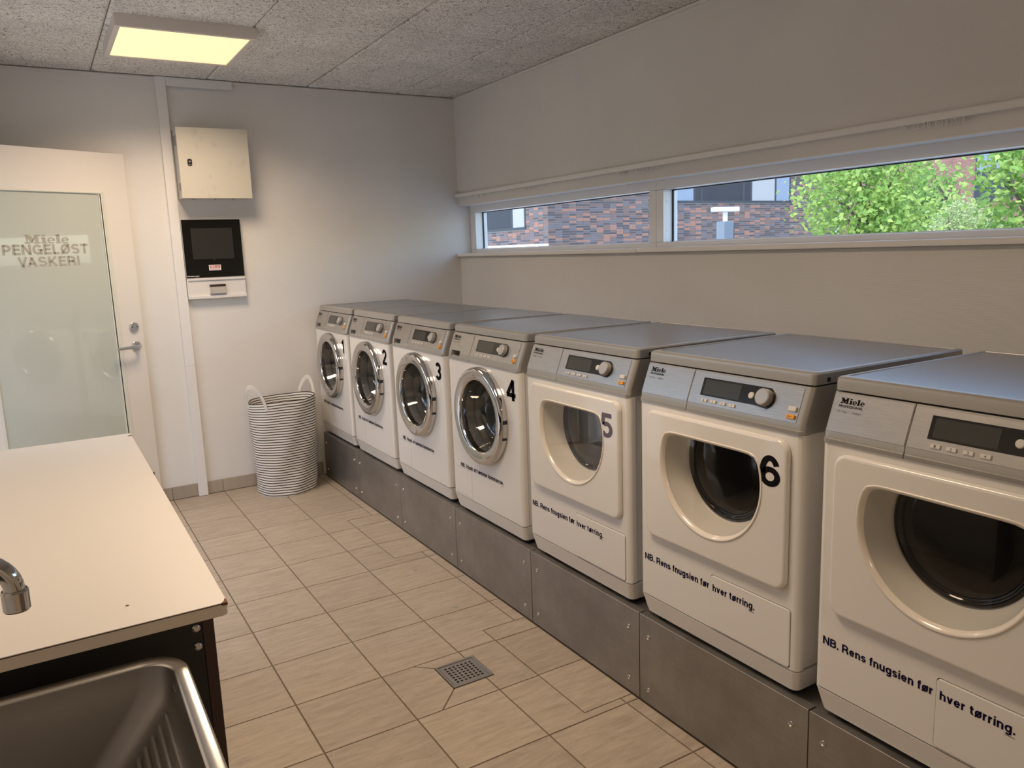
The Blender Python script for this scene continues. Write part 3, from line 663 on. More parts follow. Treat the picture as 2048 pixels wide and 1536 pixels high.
    # control panel
    def sheet(name, u0, u1, z0, z1, off, mt, par, r=.001, base=-.001, poly=None, bev=None):
        q = poly or rrect(u0, u1, z0, z1, r, 3 if r > .0011 else 1)
        return MB().prism(q, [], lambda u, z: slant(u, z, base), lambda u, z: slant(u, z, off)).build(name, mt, par, bevel=bev)
    zl = 1.000 if not dryer else .9915
    if dryer: left = sheet('steel_plate', -.281, -.0955, .9915, 1.0715, .0012, 'brushed_steel', hl_)
    else:
        poly = [(-.281, .9985), (-.262, .9985), (-.262, 1.004), (-.178, 1.004), (-.178, .9915), (-.0955, .9915), (-.0955, 1.0715), (-.281, 1.0715)]
        left = sheet('steel_plate', 0, 0, 0, 0, .0012, 'brushed_steel', hl_, poly=poly)
        cup = [(-.258, .977), (-.182, .977), (-.182, 1.002), (-.258, 1.002)]
        gr = MB().loft([[P3(u, dfz(z), z) for u, z in cup], [P3(u, -.042, z) for u, z in cup]], False, True).build('drawer_grip', 'grey_plastic', hl_, smooth=False)
        ge_ = [(-.252, .977), (-.186, .977), (-.186, .9815), (-.252, .9815)]
        MB().loft([[P3(u, -.001, z) for u, z in ge_], [P3(u, -.005, z) for u, z in ge_]]).build('grip_edge', 'grey_plastic', gr, smooth=False)
    right = sheet('steel_plate', -.0905, .267, .9915, 1.0715, .0012, 'brushed_steel', hs_)
    kc = (.163, 1.0345)
    body = [(-.052, 1.0135), (.135, 1.0135)] + [(kc[0]+.030*math.cos(R(t)), kc[1]+.0262*math.sin(R(t))) for t in range(-70, 71, 14)] + [(.135, 1.059), (-.052, 1.059)]
    dp = sheet('display_glass', 0, 0, 0, 0, .0022, 'display', right, poly=body)
    sheet('screen', -.043, .082, 1.0175, 1.0545, .0026, 'lcd', dp)
    def disc(name, u, z, r0, r1, o0, o1, mt, par, n=28, rim=.0015):
        c0 = [slant(u+a*r0, z+b*r0*.933, o0) for a, b in circle(0, 0, 1, n)]
        c1 = [slant(u+a*r1, z+b*r1*.933, o1-rim) for a, b in circle(0, 0, 1, n)]
        c2 = [slant(u+a*(r1-rim), z+b*(r1-rim)*.933, o1) for a, b in circle(0, 0, 1, n)]
        return MB().loft([c0, c1, c2]).build(name, mt, par)
    kn = disc('rotary_knob', kc[0], kc[1], .0225, .0215, .002, .0175, 'grey_plastic', right)
    disc('knob_face', kc[0], kc[1], .0185, .0185, .0172, .0181, 'knob_face', kn, rim=.0004)
    disc('start_button', .1185, 1.0345, .0092, .0088, .002, .0052, 'button_white', right, 20)
    for k, u in enumerate((-.0305, .0015, .0340, .0665)):
        bt_ = sheet('program_button', u-.0105, u+.0095, .9975, 1.0055, .0045, 'button_white', right, r=.0012, bev=(.0008, 1))
        text_mb(str(k+1), u-.0030, u+.0015, .9990, 1.0042, lambda a, b: slant(a, b, .0047), .01).build('lettering', 'print_faint', bt_, smooth=False)
    if dryer:
        sheet('power_button', .2385, .2615, 1.0155, 1.0265, .0065, 'button_white', right, r=.0018, bev=(.0012, 1))
        ob_ = sheet('door_button', .2385, .2615, .9985, 1.0085, .0065, 'button_orange', right, r=.0018, bev=(.0012, 1))
    else:
        disc('power_button', .2495, 1.0215, .0085, .008, .001, .0065, 'button_white', right, 18)
        ob_ = disc('door_button', .2485, 1.0035, .0095, .009, .001, .0065, 'button_orange', right, 18)
    MB().flat(circle(.246, 1.0035, .0028, 12), [circle(.246, 1.0035, .0014, 12)], lambda a, b: slant(a, b, .0068)).flat(rrect(.2485, .2555, 1.0028, 1.0042, .0003, 1), [], lambda a, b: slant(a, b, .0068)).build('key_mark', 'print_faint', ob_, smooth=False)
    lf = lambda a, b: slant(a, b, .0017)
    logo_mb(-.264, -.205, 1.0525, 1.0645, lf).build('lettering', 'logo_black', left, smooth=False)
    text_mb('PROFESSIONAL', -.2655, -.2065, 1.0445, 1.0498, lf, .012, CAP).build('lettering', 'logo_black', left, smooth=False)
    mbt = text_mb('PT 7136' if dryer else 'PW 6065', -.2655, -.2425, 1.0335, 1.0375, lf, .0, CAP); text_mb('VARIO', -.230, -.2075, 1.0335, 1.0375, lf, .0, CAP, mbt).build('lettering', 'print_faint', left, smooth=False)
def make_dryer():
    root = empty('tumble_dryer')
    machine_base(root, True)
    cu, cz = DC; N_ = 72
    door_ = empty('door'); door_.parent = root
    O = rrect(-.249, .258, .5690, .9475, .032, 8)
    def ins(q, e):
        a0, a1 = min(p[0] for p in q), max(p[0] for p in q); b0, b1 = min(p[1] for p in q), max(p[1] for p in q)
        return [((p[0]-(a0+a1)/2)*(1-2*e/(a1-a0))+(a0+a1)/2, (p[1]-(b0+b1)/2)*(1-2*e/(b1-b0))+(b0+b1)/2) for p in q]
    ctr = lambda q: [(cu+a, cz+b) for a, b in q]
    Hs = ctr(dshape(.1865, .0865))
    d = MB()
    d.loft([[P3(u, .0015, z) for u, z in O], [P3(u, .009, z) for u, z in O], [P3(u, .0125, z) for u, z in ins(O, .0015)], [P3(u, .0148, z) for u, z in ins(O, .004)], [P3(u, .0155, z) for u, z in ins(O, .008)]], False, False)
    d.flat(ins(O, .008), [Hs], lambda u, z: P3(u, .0155, z)); d.flat(O, [Hs], lambda u, z: P3(u, .0015, z))
    d.loft([[P3(u, .0155, z) for u, z in Hs], [P3(u, .0015, z) for u, z in Hs]], False, False)
    d.build('door_frame', 'enamel_door', door_, angle=50)
    rings = [(.1866, .0866, .0150), (.1855, .0857, .0172), (.1835, .084, .0182), (.1795, .0805, .0165), (.1755, .077, .0115), (.1735, .0755, .0060)]
    MB().loft([[P3(u, d_, z) for u, z in ctr(dshape(r, h))] for r, h, d_ in rings], False, False).build('door_lip', 'lip_plastic', door_, angle=60)
    MB().loft([[P3(u, d_, z) for u, z in ctr(dshape(r, h))] for r, h, d_ in ((.1735, .0755, .0060), (.168, .0755, -.020), (.156, .0765, -.058), (.1480, .077, -.066))], False, False).build('funnel', 'funnel', door_, angle=50)
    g = MB(); g.loft([[P3(u, d_, z) for u, z in ctr(dshape(r, h))] for r, h, d_ in ((.1495, .079, -.0655), (.1465, .079, -.060), (.1415, .079, -.0585), (.1365, .079, -.061), (.1345, .078, -.066), (.128, .076, -.067), (.124, .074, -.063), (.10, .062, -.061), (.05, .035, -.060))], False, True)
    g.build('drum_window', 'black_glass', door_, angle=60)
    MB().flat(ctr(dshape(.1745, .0762)), [], lambda u, z: P3(u, .0068, z)).build('pane', 'dryer_pane', door_, smooth=False)
    q = rrect(.004, .268, .3725, .5235, .008, 4)
    fp = MB().loft([[P3(u, -.014, z) for u, z in q], [P3(u, .002, z) for u, z in q], [P3(u, .003, z) for u, z in ins(q, .0012)]], False, True).build('lint_flap', 'enamel', root)
    dim = circle(.243, .449, .011, 24)
    MB().loft([[P3(u, .0029, z) for u, z in dim], [P3(u, .0034, z) for u, z in circle(.243, .449, .0098, 24)], [P3(u, .0026, z) for u, z in circle(.243, .449, .006, 24)]], False, True).build('finger_dimple', 'enamel', fp)
    lf = lambda a, b: P3(a, .0008, b)
    lettering('NB. Rens fnugsien før', -.269, -.004, .4805, .5005, lf, .18).build('lettering', 'print_blue', root, smooth=False)
    mb2 = lettering('hver tørring.', .012, .158, .4805, .5005, lambda a, b: P3(a, .0035, b), .18); mb2.flat(rrect(.139, .158, .4730, .4740, .0002, 1), [], lambda a, b: P3(a, .0035, b)); mb2.build('lettering', 'print_blue', fp, smooth=False)
    return root
def make_washer():
    root = empty('washing_machine')
    machine_base(root, False)
    cu, cz = WC; n = 72
    def lathe(prof, mt, name, par, cap=False, angle=40):
        return MB().loft([[P3(cu+r*math.cos(2*math.pi*k/n), d, cz+r*math.sin(2*math.pi*k/n)) for k in range(n)] for r, d in prof], False, cap).build(name, mt, par, angle=angle)
    door_ = empty('door'); door_.parent = root
    lathe([(.178, -.001), (.200, .0005), (.2005, .006), (.2000, .018), (.1975, .026), (.1930, .0315), (.1870, .0340), (.1800, .0345), (.1600, .0310), (.1515, .0285), (.1475, .0255), (.1460, .020), (.1450, .004), (.143, -.012)], 'chrome', 'porthole_ring', door_)
    lathe([(.1445, .003), (.141, -.006), (.132, -.030), (.121, -.055), (.111, -.068), (.096, -.0745), (.05, -.078), (.01, -.079)], 'porthole_glass', 'glass_bowl', door_, True, 60)
    lathe([(.1445, .000), (.1415, -.010), (.136, -.028), (.137, -.036), (.150, -.045), (.170, -.040), (.1755, -.001)], 'rubber_grey', 'door_seal', root)
    lathe([(.150, -.044), (.150, -.070), (.235, -.085), (.235, -.36), (.05, -.40)], 'drum', 'drum', root, True)
    for a_ in (2, -17):
        c, s_ = math.cos(R(a_)), math.sin(R(a_))
        hb = MB().box(-.010, .010, -.005, .005, -.0085, .0085).build('hinge', 'black_plastic', door_, bevel=(.002, 1))
        hb.location = P3(cu+.1965*c, .013, cz+.1965*s_); hb.rotation_euler = (R(a_), 0, 0)
    q = rrect(-.262, -.121, .3765, .4925, .003, 2)
    o_ = lambda e: [(min(max(u, -.262+0), -.121), z) for u, z in q]
    MB().loft([[P3(u, -.014, z) for u, z in q], [P3(u, .0006, z) for u, z in q]], False, True).build('pump_flap', 'enamel', root)
    mb2 = lettering('NB. Husk at tømme lommerne.', -.214, .150, .5000, .5180, lambda a, b: P3(a, .0008, b), .17); mb2.flat(rrect(.128, .149, .4925, .4935, .0002, 1), [], lambda a, b: P3(a, .0008, b)); mb2.build('lettering', 'print_blue', root, smooth=False)
    return root
def myc(i): return -(D0+PIT*(i-1.5))+.019
dry = make_dryer(); wash = make_washer()
wl_ = {1: 'white washing machine marked 1, standing nearest the back wall', 2: 'white washing machine marked 2, second from the back wall', 3: 'white washing machine marked 3, between the ones marked 2 and 4', 4: 'white washing machine marked 4, beside the first dryer'}
dl_ = {5: 'white tumble dryer marked with a grey 5 on its square door', 6: 'white tumble dryer marked with a black 6 on its square door', 7: 'white tumble dryer standing after the dryer marked 6'}
DIG = {1: (.204, .240), 2: (.205, .262), 3: (.205, .262), 4: (.200, .264)}
MOFF = {1: .008, 2: .008, 3: .006, 4: .006, 5: .002, 6: -.001, 7: -.005}
for i in range(1, 8):
    src = wash if i < 5 else dry
    o = src if i in (1, 5) else copy_tree(src)
    o.location = (XP, myc(i)+MOFF[i], ZP)
    tag(o, wl_.get(i) or dl_[i], 'washing machine' if i < 5 else 'tumble dryer', 'row of washing machines on the plinth' if i < 5 else 'row of tumble dryers on the plinth')
for i, root in [(i, o) for o in list(COL.objects) if o.parent is None and o.get('category') in ('washing machine', 'tumble dryer') for i in (int(round((-(o.location.y-.019)-D0)/PIT+1.5)),)]:
    if i < 5: lettering(str(i), DIG[i][0], DIG[i][1], .853, .933, lambda a, b: P3(a, .0008, b), .20).build('number', 'print_black', root, smooth=False)
    elif i < 7:
        dr_ = [c for c in root.children if c.name.startswith('door')][0]
        lettering(str(i), .172 if i == 5 else .178, .230 if i == 5 else .240, .827, .905, lambda a, b: P3(a, .0162, b), .178).build('number', 'print_grey' if i == 5 else 'print_black', dr_, smooth=False)

# plinth under the machines
pl = empty('machine_plinth', (0, 0, 0), label='low stainless steel plinth carrying the row of laundry machines', cat='plinth')
MB().box(.003, .66, -5.07, -.068, 0, .287).build('plinth_core', 'plinth_steel', pl, smooth=False)
pm = MB(); Wp = PIT-.0035
pm.box(0, .0025, -Wp/2, Wp/2, .006, .2924).box(.0025, .03, -Wp/2, Wp/2, .2895, .2924)
pme = pm.mesh('plinth_panel', bevel=(.0008, 1)); pme.materials.append(MATS['plinth_steel'])
sm = MB().loft([[(-.0, a, b) for a, b in circle(0, 0, .0078, 16)], [(-.0028, a, b) for a, b in circle(0, 0, .0070, 16)], [(-.0036, a, b) for a, b in circle(0, 0, .0045, 16)], [(-.0018, a, b) for a, b in circle(0, 0, .0032, 6*0+16)]], False, True)
sme = sm.mesh('screw'); sme.materials.append(MATS['chrome_satin'])
for k in range(8):
    yc_ = -(D0+PIT*(k-.5))
    p = share('plinth_panel', pme, pl, (0, yc_, 0))
    if k == 0: p.location.y = -(.068+D0)/2; p.scale.y = (D0-.068-.0035)/Wp
    if k == 7: p.location.y = -5.0718+.0; p.scale.y = .001; bpy.data.objects.remove(p); continue
    for y in (.271, -.263):
        for z in (.0525, .228):
            s_ = share('screw', sme, p, (0, y, z))

# floor drain
dr = empty('floor_drain', ((DR[0]+DR[1])/2, (DR[2]+DR[3])/2, 0), label='square stainless floor drain grate set into the tiles', cat='floor drain')
h_ = .0752
MB().loft([[(a, b, -.003) for a, b in rrect(-h_, h_, -h_, h_, .001, 1)], [(a, b, .0022) for a, b in rrect(-h_, h_, -h_, h_, .001, 1)], [(a, b, .0022) for a, b in rrect(-h_+.007, h_-.007, -h_+.007, h_-.007, .001, 1)], [(a, b, .0002) for a, b in rrect(-h_+.0085, h_-.0085, -h_+.0085, h_-.0085, .001, 1)]], False, False).build('drain_frame', 'drain_metal', dr)
MB().loft([[(a, b, -.001) for a, b in rrect(-.0665, .0665, -.0665, .0665, .001, 1)], [(a, b, -.105) for a, b in rrect(-.060, .060, -.060, .060, .01, 3)]], False, True).build('drain_pit', 'drain_metal', dr)
holes = []
for i in range(7):
    for j in range(7):
        if (i+j) % 2 == 0 or True:
            cx_, cy_ = -.0465+i*.0155, -.0465+j*.0155
            holes.append([(cx_-.0042, cy_-.0042), (cx_+.0042, cy_-.0042), (cx_+.0042, cy_+.0042), (cx_-.0042, cy_+.0042)])
gq = MB(); st = .0155; e0 = -.0465-.0042
lines = sorted([-.0655, .0655]+[-.0465+i*st+s_*.0042 for i in range(7) for s_ in (-1, 1)])
for i in range(len(lines)-1):
    for j in range(len(lines)-1):
        if i % 2 == 1 and j % 2 == 1: continue
        x0, x1, y0, y1 = lines[i], lines[i+1], lines[j], lines[j+1]
        gq.add([(x0, y0, -.0002), (x1, y0, -.0002), (x1, y1, -.0002), (x0, y1, -.0002)], [(0, 1, 2, 3)])
gq.build('drain_grate', 'drain_metal', dr, smooth=False)

# ------------------------------------------------------------------ things on the back wall
ct = empty('cable_trunking', (-.7558, 0, 0), label='white plastic cable trunking running up the back wall to the ceiling', cat='cable trunking')
MB().box(-.0274, .0274, -.026, -.0005, .002, .80).build('trunk_cover', 'trunk_white', ct, bevel=(.002, 2))
MB().box(-.0268, .0268, -.0255, -.0005, .8005, ZC-.001).build('trunk_cover', 'trunk_white', ct, bevel=(.002, 2))
MB().box(.0278, .388, -.024, -.0125, 2.385, ZC-.002).build('trunk_branch', 'trunk_white', ct, bevel=(.002, 2))
bx_ = empty('electrical_cabinet', (-.530, 0, 1.762), label='beige metal electrical cabinet with black cam lock above the terminal', cat='electrical cabinet')
MB().box(-.190, .192, -.134, -.0005, 0, .385).build('cabinet_body', 'box_side', bx_, bevel=(.002, 1))
dd = MB().box(-.192, .194, -.152, -.136, -.001, .386).build('cabinet_door', 'box_enamel', bx_, bevel=(.004, 2))
lk = MB().prism(rrect(-.146, -.122, .176, .214, .009, 5), [], lambda a, b: (a, -.151, b), lambda a, b: (a, -.156, b)).build('cam_lock', 'black_plastic', dd, bevel=(.001, 1))
MB().tube([(-.134, -.1555, .199), (-.134, -.159, .199)], .0065, 16).build('lock_cylinder', 'chrome_satin', lk)
MB().prism(rrect(-.142, -.126, .181, .184, .0004, 1), [], lambda a, b: (a, -.1558, b), lambda a, b: (a, -.1564, b)).build('lock_print', 'grey_plastic', lk)
MB().box(-.1935, -.190, -.115, -.045, .295, .345).build('side_label', 'sticker_grey', bx_)
MB().box(-.1935, -.190, -.128, -.100, .045, .085).build('side_slot', 'sticker_grey', bx_, bevel=(.0015, 1))
for x, y in ((-.13, -.10), (-.11, -.05), (.0, -.07), (.09, -.11), (.11, -.05)): MB().tube([(x, y, -.004), (x, y, .001)], .004, 10).build('bottom_screw', 'sticker_grey', bx_)
tm = empty('payment_terminal', (-.560, 0, 1.191), label='black and white booking terminal with a dark screen and card reader', cat='terminal')
MB().box(-.166, .166, -.030, -.0005, .121, .456).build('terminal_housing', 'term_white', tm, bevel=(.002, 1))
fg = MB().box(-.165, .163, -.036, -.0295, .124, .457).build('front_glass', 'screen_black', tm, bevel=(.0015, 1))
MB().box(-.119, .113, -.0368, -.0355, .230, .408).build('screen', 'screen_off', fg, smooth=False)
stk = MB().box(-.037, .031, -.0368, -.0355, .163, .195).build('sticker', 'sticker_white', fg, smooth=False)
MB().box(-.032, .026, -.0371, -.0366, .1765, .1915).build('sticker_field', 'sticker_red', stk, smooth=False)
logo_mb(-.029, .023, .1785, .1895, lambda a, b: (a, -.0374, b)).build('lettering', 'sticker_white', stk, smooth=False)
text_mb('PROFESSIONAL', -.032, .026, .1675, .1725, lambda a, b: (a, -.0372, b), .01, CAP).build('lettering', 'sticker_red', stk, smooth=False)
text_mb('MieleLogin', -.160, -.094, .1310, .1375, lambda a, b: (a, -.0366, b), .01, CAP).build('lettering', 'sticker_white', fg, smooth=False)
MB().tube([(-.003, -.0355, .2265), (-.003, -.0368, .2265)], .0018, 8).build('status_light', 'sticker_grey', fg)
wb = MB().box(-.166, .166, -.030, -.0005, 0, .1205).build('reader_housing', 'term_white', tm, bevel=(.002, 1))
MB().box(-.158, .166, -.042, -.029, .0, .018).build('housing_ledge', 'term_white', wb, bevel=(.003, 2)); MB().box(-.158, .166, -.038, -.029, .107, .1205).build('housing_ledge', 'term_white', wb, bevel=(.003, 2))
rd = MB().box(-.044, .046, -.052, -.029, .027, .067).build('card_reader', 'reader_grey', wb, bevel=(.003, 2))
MB().box(-.044, .046, -.052, -.029, .0675, .081).build('reader_slot', 'reader_dark', rd, bevel=(.002, 1))
MB().box(-.036, -.0345, -.0526, -.050, .033, .062).build('reader_mark', 'sticker_grey', rd)

# ------------------------------------------------------------------ laundry basket
bk = empty('laundry_basket', (-.283, -.208, 0), label='tall white cotton laundry basket with thin black stripes and two loop handles', cat='laundry basket')
NS, NZ, HB = 96, 60, .575
def brad(t, z):
    k = z/HB
    rx = .176+.020*min(1, k*1.25)**.8; ry = .166+.018*min(1, k*1.2)
    wr_ = .0045*math.sin(3*t+4*k+1)*(1-.3*k)+.003*math.sin(7*t-9*k)+.004*math.exp(-((k-.13)/.07)**2)*math.sin(5*t+2)-.006*math.exp(-((k-.30)/.10)**2)*max(0, math.cos(t+.55))
    return rx+wr_, ry+wr_
def bpt(t, z, inn=0):
    a, b = brad(t, z); lean = -.012*(1-z/HB)
    zz = z + (.010*math.sin(t*1.0+2.2)+.003*math.sin(3*t+1)) * (z/HB)**3
    return ((a-inn)*math.cos(t)+lean, (b-inn)*math.sin(t), zz)
vs, fs, uvs = [], [], []
rows = []
for k in range(NZ+1): rows.append((HB*k/NZ, 0.0))
for k in range(20): rows.append((HB*(1-k/NZ*.6*1.5)-.0008*(k > -1), .004))
for z, inn in rows:
    for i in range(NS): vs.append(bpt(2*math.pi*i/NS, max(z, 0), inn)); uvs.append((i/NS, z))
for k in range(len(rows)-1):
    for i in range(NS): j = (i+1) % NS; fs.append((k*NS+i, k*NS+j, (k+1)*NS+j, (k+1)*NS+i))
fs.append(tuple(range(NS))[::-1])
fs.append(tuple((len(rows)-1)*NS+i for i in range(NS)))
me = bpy.data.meshes.new('basket_body'); me.from_pydata(vs, [], fs); ul = me.uv_layers.new(name='UVMap')
for lp in me.loops: ul.data[lp.index].uv = uvs[lp.vertex_index]
me.polygons.foreach_set('use_smooth', [True]*len(me.polygons)); me.materials.append(MATS['striped_cotton'])
obj('basket_body', me, bk)
def loop_handle(t0, dt, hgt, tilt):
    pts = []
    for k in range(25):
        q = k/24; t = t0+dt*(2*q-1); z = HB-.045+(.045 if .12 < q < .88 else .045*min(q, 1-q)/.12)
        x, y, _ = bpt(t, HB, 0); nx, ny = math.cos(t0), math.sin(t0)
        arch = math.sin(math.pi*q)**.48
        z = HB-.040+arch*hgt
        pts.append((Vector((x+nx*(.004+tilt*arch), y+ny*(.004+tilt*arch), z)), q))
    mb = MB(); wd = .0125; loops = []
    for i, (p, q) in enumerate(pts):
        a = pts[max(i-1, 0)][0]; b = pts[min(i+1, len(pts)-1)][0]; tg = (b-a).normalized(); nrm = Vector((math.cos(t0), math.sin(t0), 0)); sd = tg.cross(nrm).normalized()
        nn = sd.cross(tg).normalized()
        loops.append([p+sd*wd-nn*.001, p+sd*wd+nn*.001, p-sd*wd+nn*.001, p-sd*wd-nn*.001])
    return mb.loft(loops).build('loop_handle', 'cloth_handle', bk, angle=50)
loop_handle(R(205), .43, .140, .020); loop_handle(R(22), .43, .140, .004)

# ------------------------------------------------------------------ folding table with the sink beside it
wt = empty('folding_table', (-1.55, -2.86, 0), label='cream laminate folding table with a black end panel and worn edges', cat='table')
TX0, TX1, TY0, TY1, TZ = XL+.004, -1.2655, -3.637, -2.070, .851
tq = rrect(TX0+1.55, TX1+1.55, TY0+2.86, TY1+2.86, .012, 5)
top = MB().prism(tq, [], lambda a, b: (a, b, TZ-.022), lambda a, b: (a, b, TZ-.0012)).build('tabletop', 'laminate_edge', wt, bevel=(.001, 1))
lq = rrect(TX0+1.551, TX1+1.549, TY0+2.8625, TY1+2.859, .011, 5)
MB().prism(lq, [], lambda a, b: (a, b, TZ-.002), lambda a, b: (a, b, TZ)).build('laminate_sheet', 'laminate', top, smooth=False)
MB().prism(rrect(TX0+1.55, TX1+1.549, TY0+2.8602, TY0+2.8622, .0005, 1), [], lambda a, b: (a, b, TZ-.003), lambda a, b: (a, b, TZ-.0008)).build('edge_strip', 'panel_brown', top, smooth=False)
MB().prism([(.2845-.012, -.7765), (.2835, -.7775), (.2842, -.762), (.2815, -.7585), (.2800, -.766), (.2770, -.7715)], [], lambda a, b: (a, b, TZ-.004), lambda a, b: (a, b, TZ+.0006)).build('chip', 'chipboard', top, smooth=False)
MB().prism([(.2845, .757), (.2705, .748), (.274, .738), (.2848, .742)], [], lambda a, b: (a, b, TZ-.004), lambda a, b: (a, b, TZ+.0006)).build('chip', 'chipboard', top, smooth=False)
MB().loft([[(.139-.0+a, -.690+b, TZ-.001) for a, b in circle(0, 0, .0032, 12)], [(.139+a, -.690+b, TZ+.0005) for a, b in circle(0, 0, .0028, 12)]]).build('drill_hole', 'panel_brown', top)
for yy, nm in ((TY0+.034, 'near'), (TY1-.055, 'far')):
    ep = MB().box(TX0+1.556, -1.306+1.55, yy+2.86, yy+2.86+.018, .0, TZ-.0225).build('end_panel', 'panel_black', wt, smooth=False)
    MB().box(-1.3055+1.55, -1.2865+1.55, yy+2.86+.0005, yy+2.86+.021, 0, TZ-.0225).build('panel_edge', 'panel_brown', wt, bevel=(.001, 1))
    if nm == 'near':
        for z in (.8045, .7715): MB().tube([(-1.3155+1.55, yy+2.861, z), (-1.3155+1.55, yy+2.858, z), (-1.3155+1.55, yy+2.856, z)], [.0072, .0068, .004], 16).build('bolt', 'chrome_satin', ep)
MB().box(TX0+1.56, TX0+1.578, TY0+2.86+.054, TY1+2.86-.056, .45, TZ-.0225).build('back_panel', 'panel_black', wt, smooth=False)

sk = empty('utility_sink', (-1.60, -3.95, 0), label='deep stainless steel utility sink in front of the folding table', cat='sink')
SX0, SX1, SY0_, SY1_, SZ = XL+.004+1.60, -1.3455+1.60, -4.30+3.95, -3.652+3.95, .80
def sl(x0, x1, y0, y1, r, z): return [(a, b, z) for a, b in rrect(x0, x1, y0, y1, r, 8)]
rim = MB(); rim.loft([sl(SX0, SX1, SY0_, SY1_, .062, SZ-.022), sl(SX0, SX1, SY0_, SY1_, .062, SZ-.003), sl(SX0+.003, SX1-.003, SY0_+.003, SY1_-.003, .060, SZ), sl(SX0+.019, SX1-.019, SY0_+.019, SY1_-.019, .046, SZ), sl(SX0+.023, SX1-.023, SY0_+.023, SY1_-.023, .043, SZ-.004)], False, False)
rim.build('sink_rim', 'rim_steel', sk, angle=50)
def sq(x1, y1, x0, y0, r, z): return sl(x0+1.60, x1+1.60, y0+3.95, y1+3.95, r, z)
bs = MB(); bs.loft([sq(-1.368, -3.6745, XL+.0265, -4.2775, .043, .7965), sq(-1.372, -3.680, XL+.030, -4.272, .045, .770), sq(-1.381, -3.688, XL+.035, -4.265, .047, .748), sq(-1.470, -3.712, XL+.052, -4.24, .05, .645), sq(-1.520, -3.725, XL+.065, -4.22, .05, .575), sq(-1.545, -3.74, XL+.085, -4.20, .045, .555)], False, True)
bs.build('basin', 'sink_steel', sk, angle=60)
for k in range(9):
    x = -1.387-.0112*k+1.60; z = .742-.0128*k
    yb = -3.738-.0028*k+3.95
    MB().tube([(x, SY0_+.08, z), (x, yb-.012, z), (x, yb, z-.001), (x+.001, yb+.007, z-.004)], [.0048, .0048, .0042, .0018], 10).build('washboard_rib', 'sink_steel', sk)
MB().tube([(-.08, 0, SZ-.2455), (-.08, 0, SZ-.2425)], .03, 24).build('sink_strainer', 'chrome', sk)
MB().tube([(-.08, 0, SZ-.246), (-.08, 0, .30), (-.08, -.02, .25), (-.15, -.02, .22), (-.233, -.02, .22)], .018, 14).build('drain_pipe', 'grey_plastic', sk)
for x in (SX0+.013, SX1-.0135):
    for y in (SY0_+.07, SY1_-.08): MB().box(x-.0125, x+.0125, y-.0125, y+.0125, 0, SZ-.02).build('leg', 'chrome_satin', sk, bevel=(.002, 1))
for y in (SY0_+.07, SY1_-.08): MB().box(SX0+.02, SX1-.02, y-.01, y+.01, SZ-.268, SZ-.2455).build('support_bar', 'chrome_satin', sk)
fc = empty('wall_faucet', (XL, -3.885, 1.06), label='chrome wall faucet with a bent spout reaching over the sink', cat='faucet')
sp_ = [(.0, 0, .020), (.05, 0, .020), (.20, 0, .020), (.245, 0, .020)] + [(.257+.040*math.sin(R(t)), 0, -.020+.040*math.cos(R(t))) for t in range(0, 91, 10)]
MB().tube(sp_+[(.297, 0, -.024)], .0115, 20).build('spout', 'chrome', fc)
MB().tube([(.297, 0, -.020), (.297, 0, -.022), (.297, 0, -.044), (.297, 0, -.046)], [.0135, .0150, .0150, .0135], 24).build('aerator', 'chrome', fc)
MB().tube([(.001, 0, .02), (.008, 0, .02), (.010, 0, .02)], [.032, .032, .028], 24).build('wall_flange', 'chrome', fc)
MB().tube([(.02, 0, .02), (.06, 0, .02)], .020, 20).build('valve_body', 'chrome', fc)
MB().tube([(.04, 0, .04), (.04, 0, .062), (.10, 0, .075)], [.012, .010, .006], 14).build('lever', 'chrome', fc)

# ------------------------------------------------------------------ ceiling lamps
def lamp(x0, x1, y0, y1, label, end=''):
    lp = empty('ceiling_lamp', ((x0+x1)/2, (y0+y1)/2, ZC), label=label, cat='ceiling lamp', group='square ceiling lamps')
    hx, hy, dz = (x1-x0)/2, (y1-y0)/2, .049
    MB().loft([[(a, b, .0) for a, b in rrect(-hx, hx, -hy, hy, .003, 2)], [(a, b, -dz) for a, b in rrect(-hx, hx, -hy, hy, .003, 2)], [(a, b, -dz) for a, b in rrect(-hx+.022, hx-.022, -hy+.022, hy-.022, .002, 2)], [(a, b, -dz+.006) for a, b in rrect(-hx+.024, hx-.024, -hy+.024, hy-.024, .002, 2)]], True, False).build('lamp_frame', 'lamp_white', lp, angle=30)
    MB().box(-hx+.0235, hx-.0235, -hy+.0235, hy-.0235, -dz+.003, -dz+.008).build('diffuser'+end, 'lamp_diffuser', lp, smooth=False)
    ld = bpy.data.lights.new('lamp_light'+end, 'AREA'); ld.shape = 'RECTANGLE'; ld.size = 2*hx-.06; ld.size_y = 2*hy-.06; ld.energy = LAMP_W; ld.color = LAMP_COL; ld.spread = R(146)
    lo = bpy.data.objects.new('lamp_light'+end, ld); COL.objects.link(lo); lo.parent = lp; lo.location = (0, 0, -dz+.001)
lamp(-1.076, -.500, -1.176, -.602, 'lit square ceiling lamp in front of the cable trunking')
lamp(-1.076, -.500, -3.52, -2.946, 'lit square ceiling lamp above the folding table', '_offscreen')
lamp(-1.076, -.500, -7.03, -6.456, 'lit square ceiling lamp at the rear of the room', '_offscreen')

# ------------------------------------------------------------------ outdoors
MB().box(-60, 90, -70, 90, -.5, -.13).build('ground', 'paving', kind='structure', smooth=False)
def at(px, py, dist):
    """point on the ray of a photo pixel at a horizontal distance from the camera"""
    d = fw + r2*((px-1024)/CF) - u2*((py-768)/CF); k = dist/math.hypot(d.x, d.y); return Vector((CX, CY, CZ))+d*k
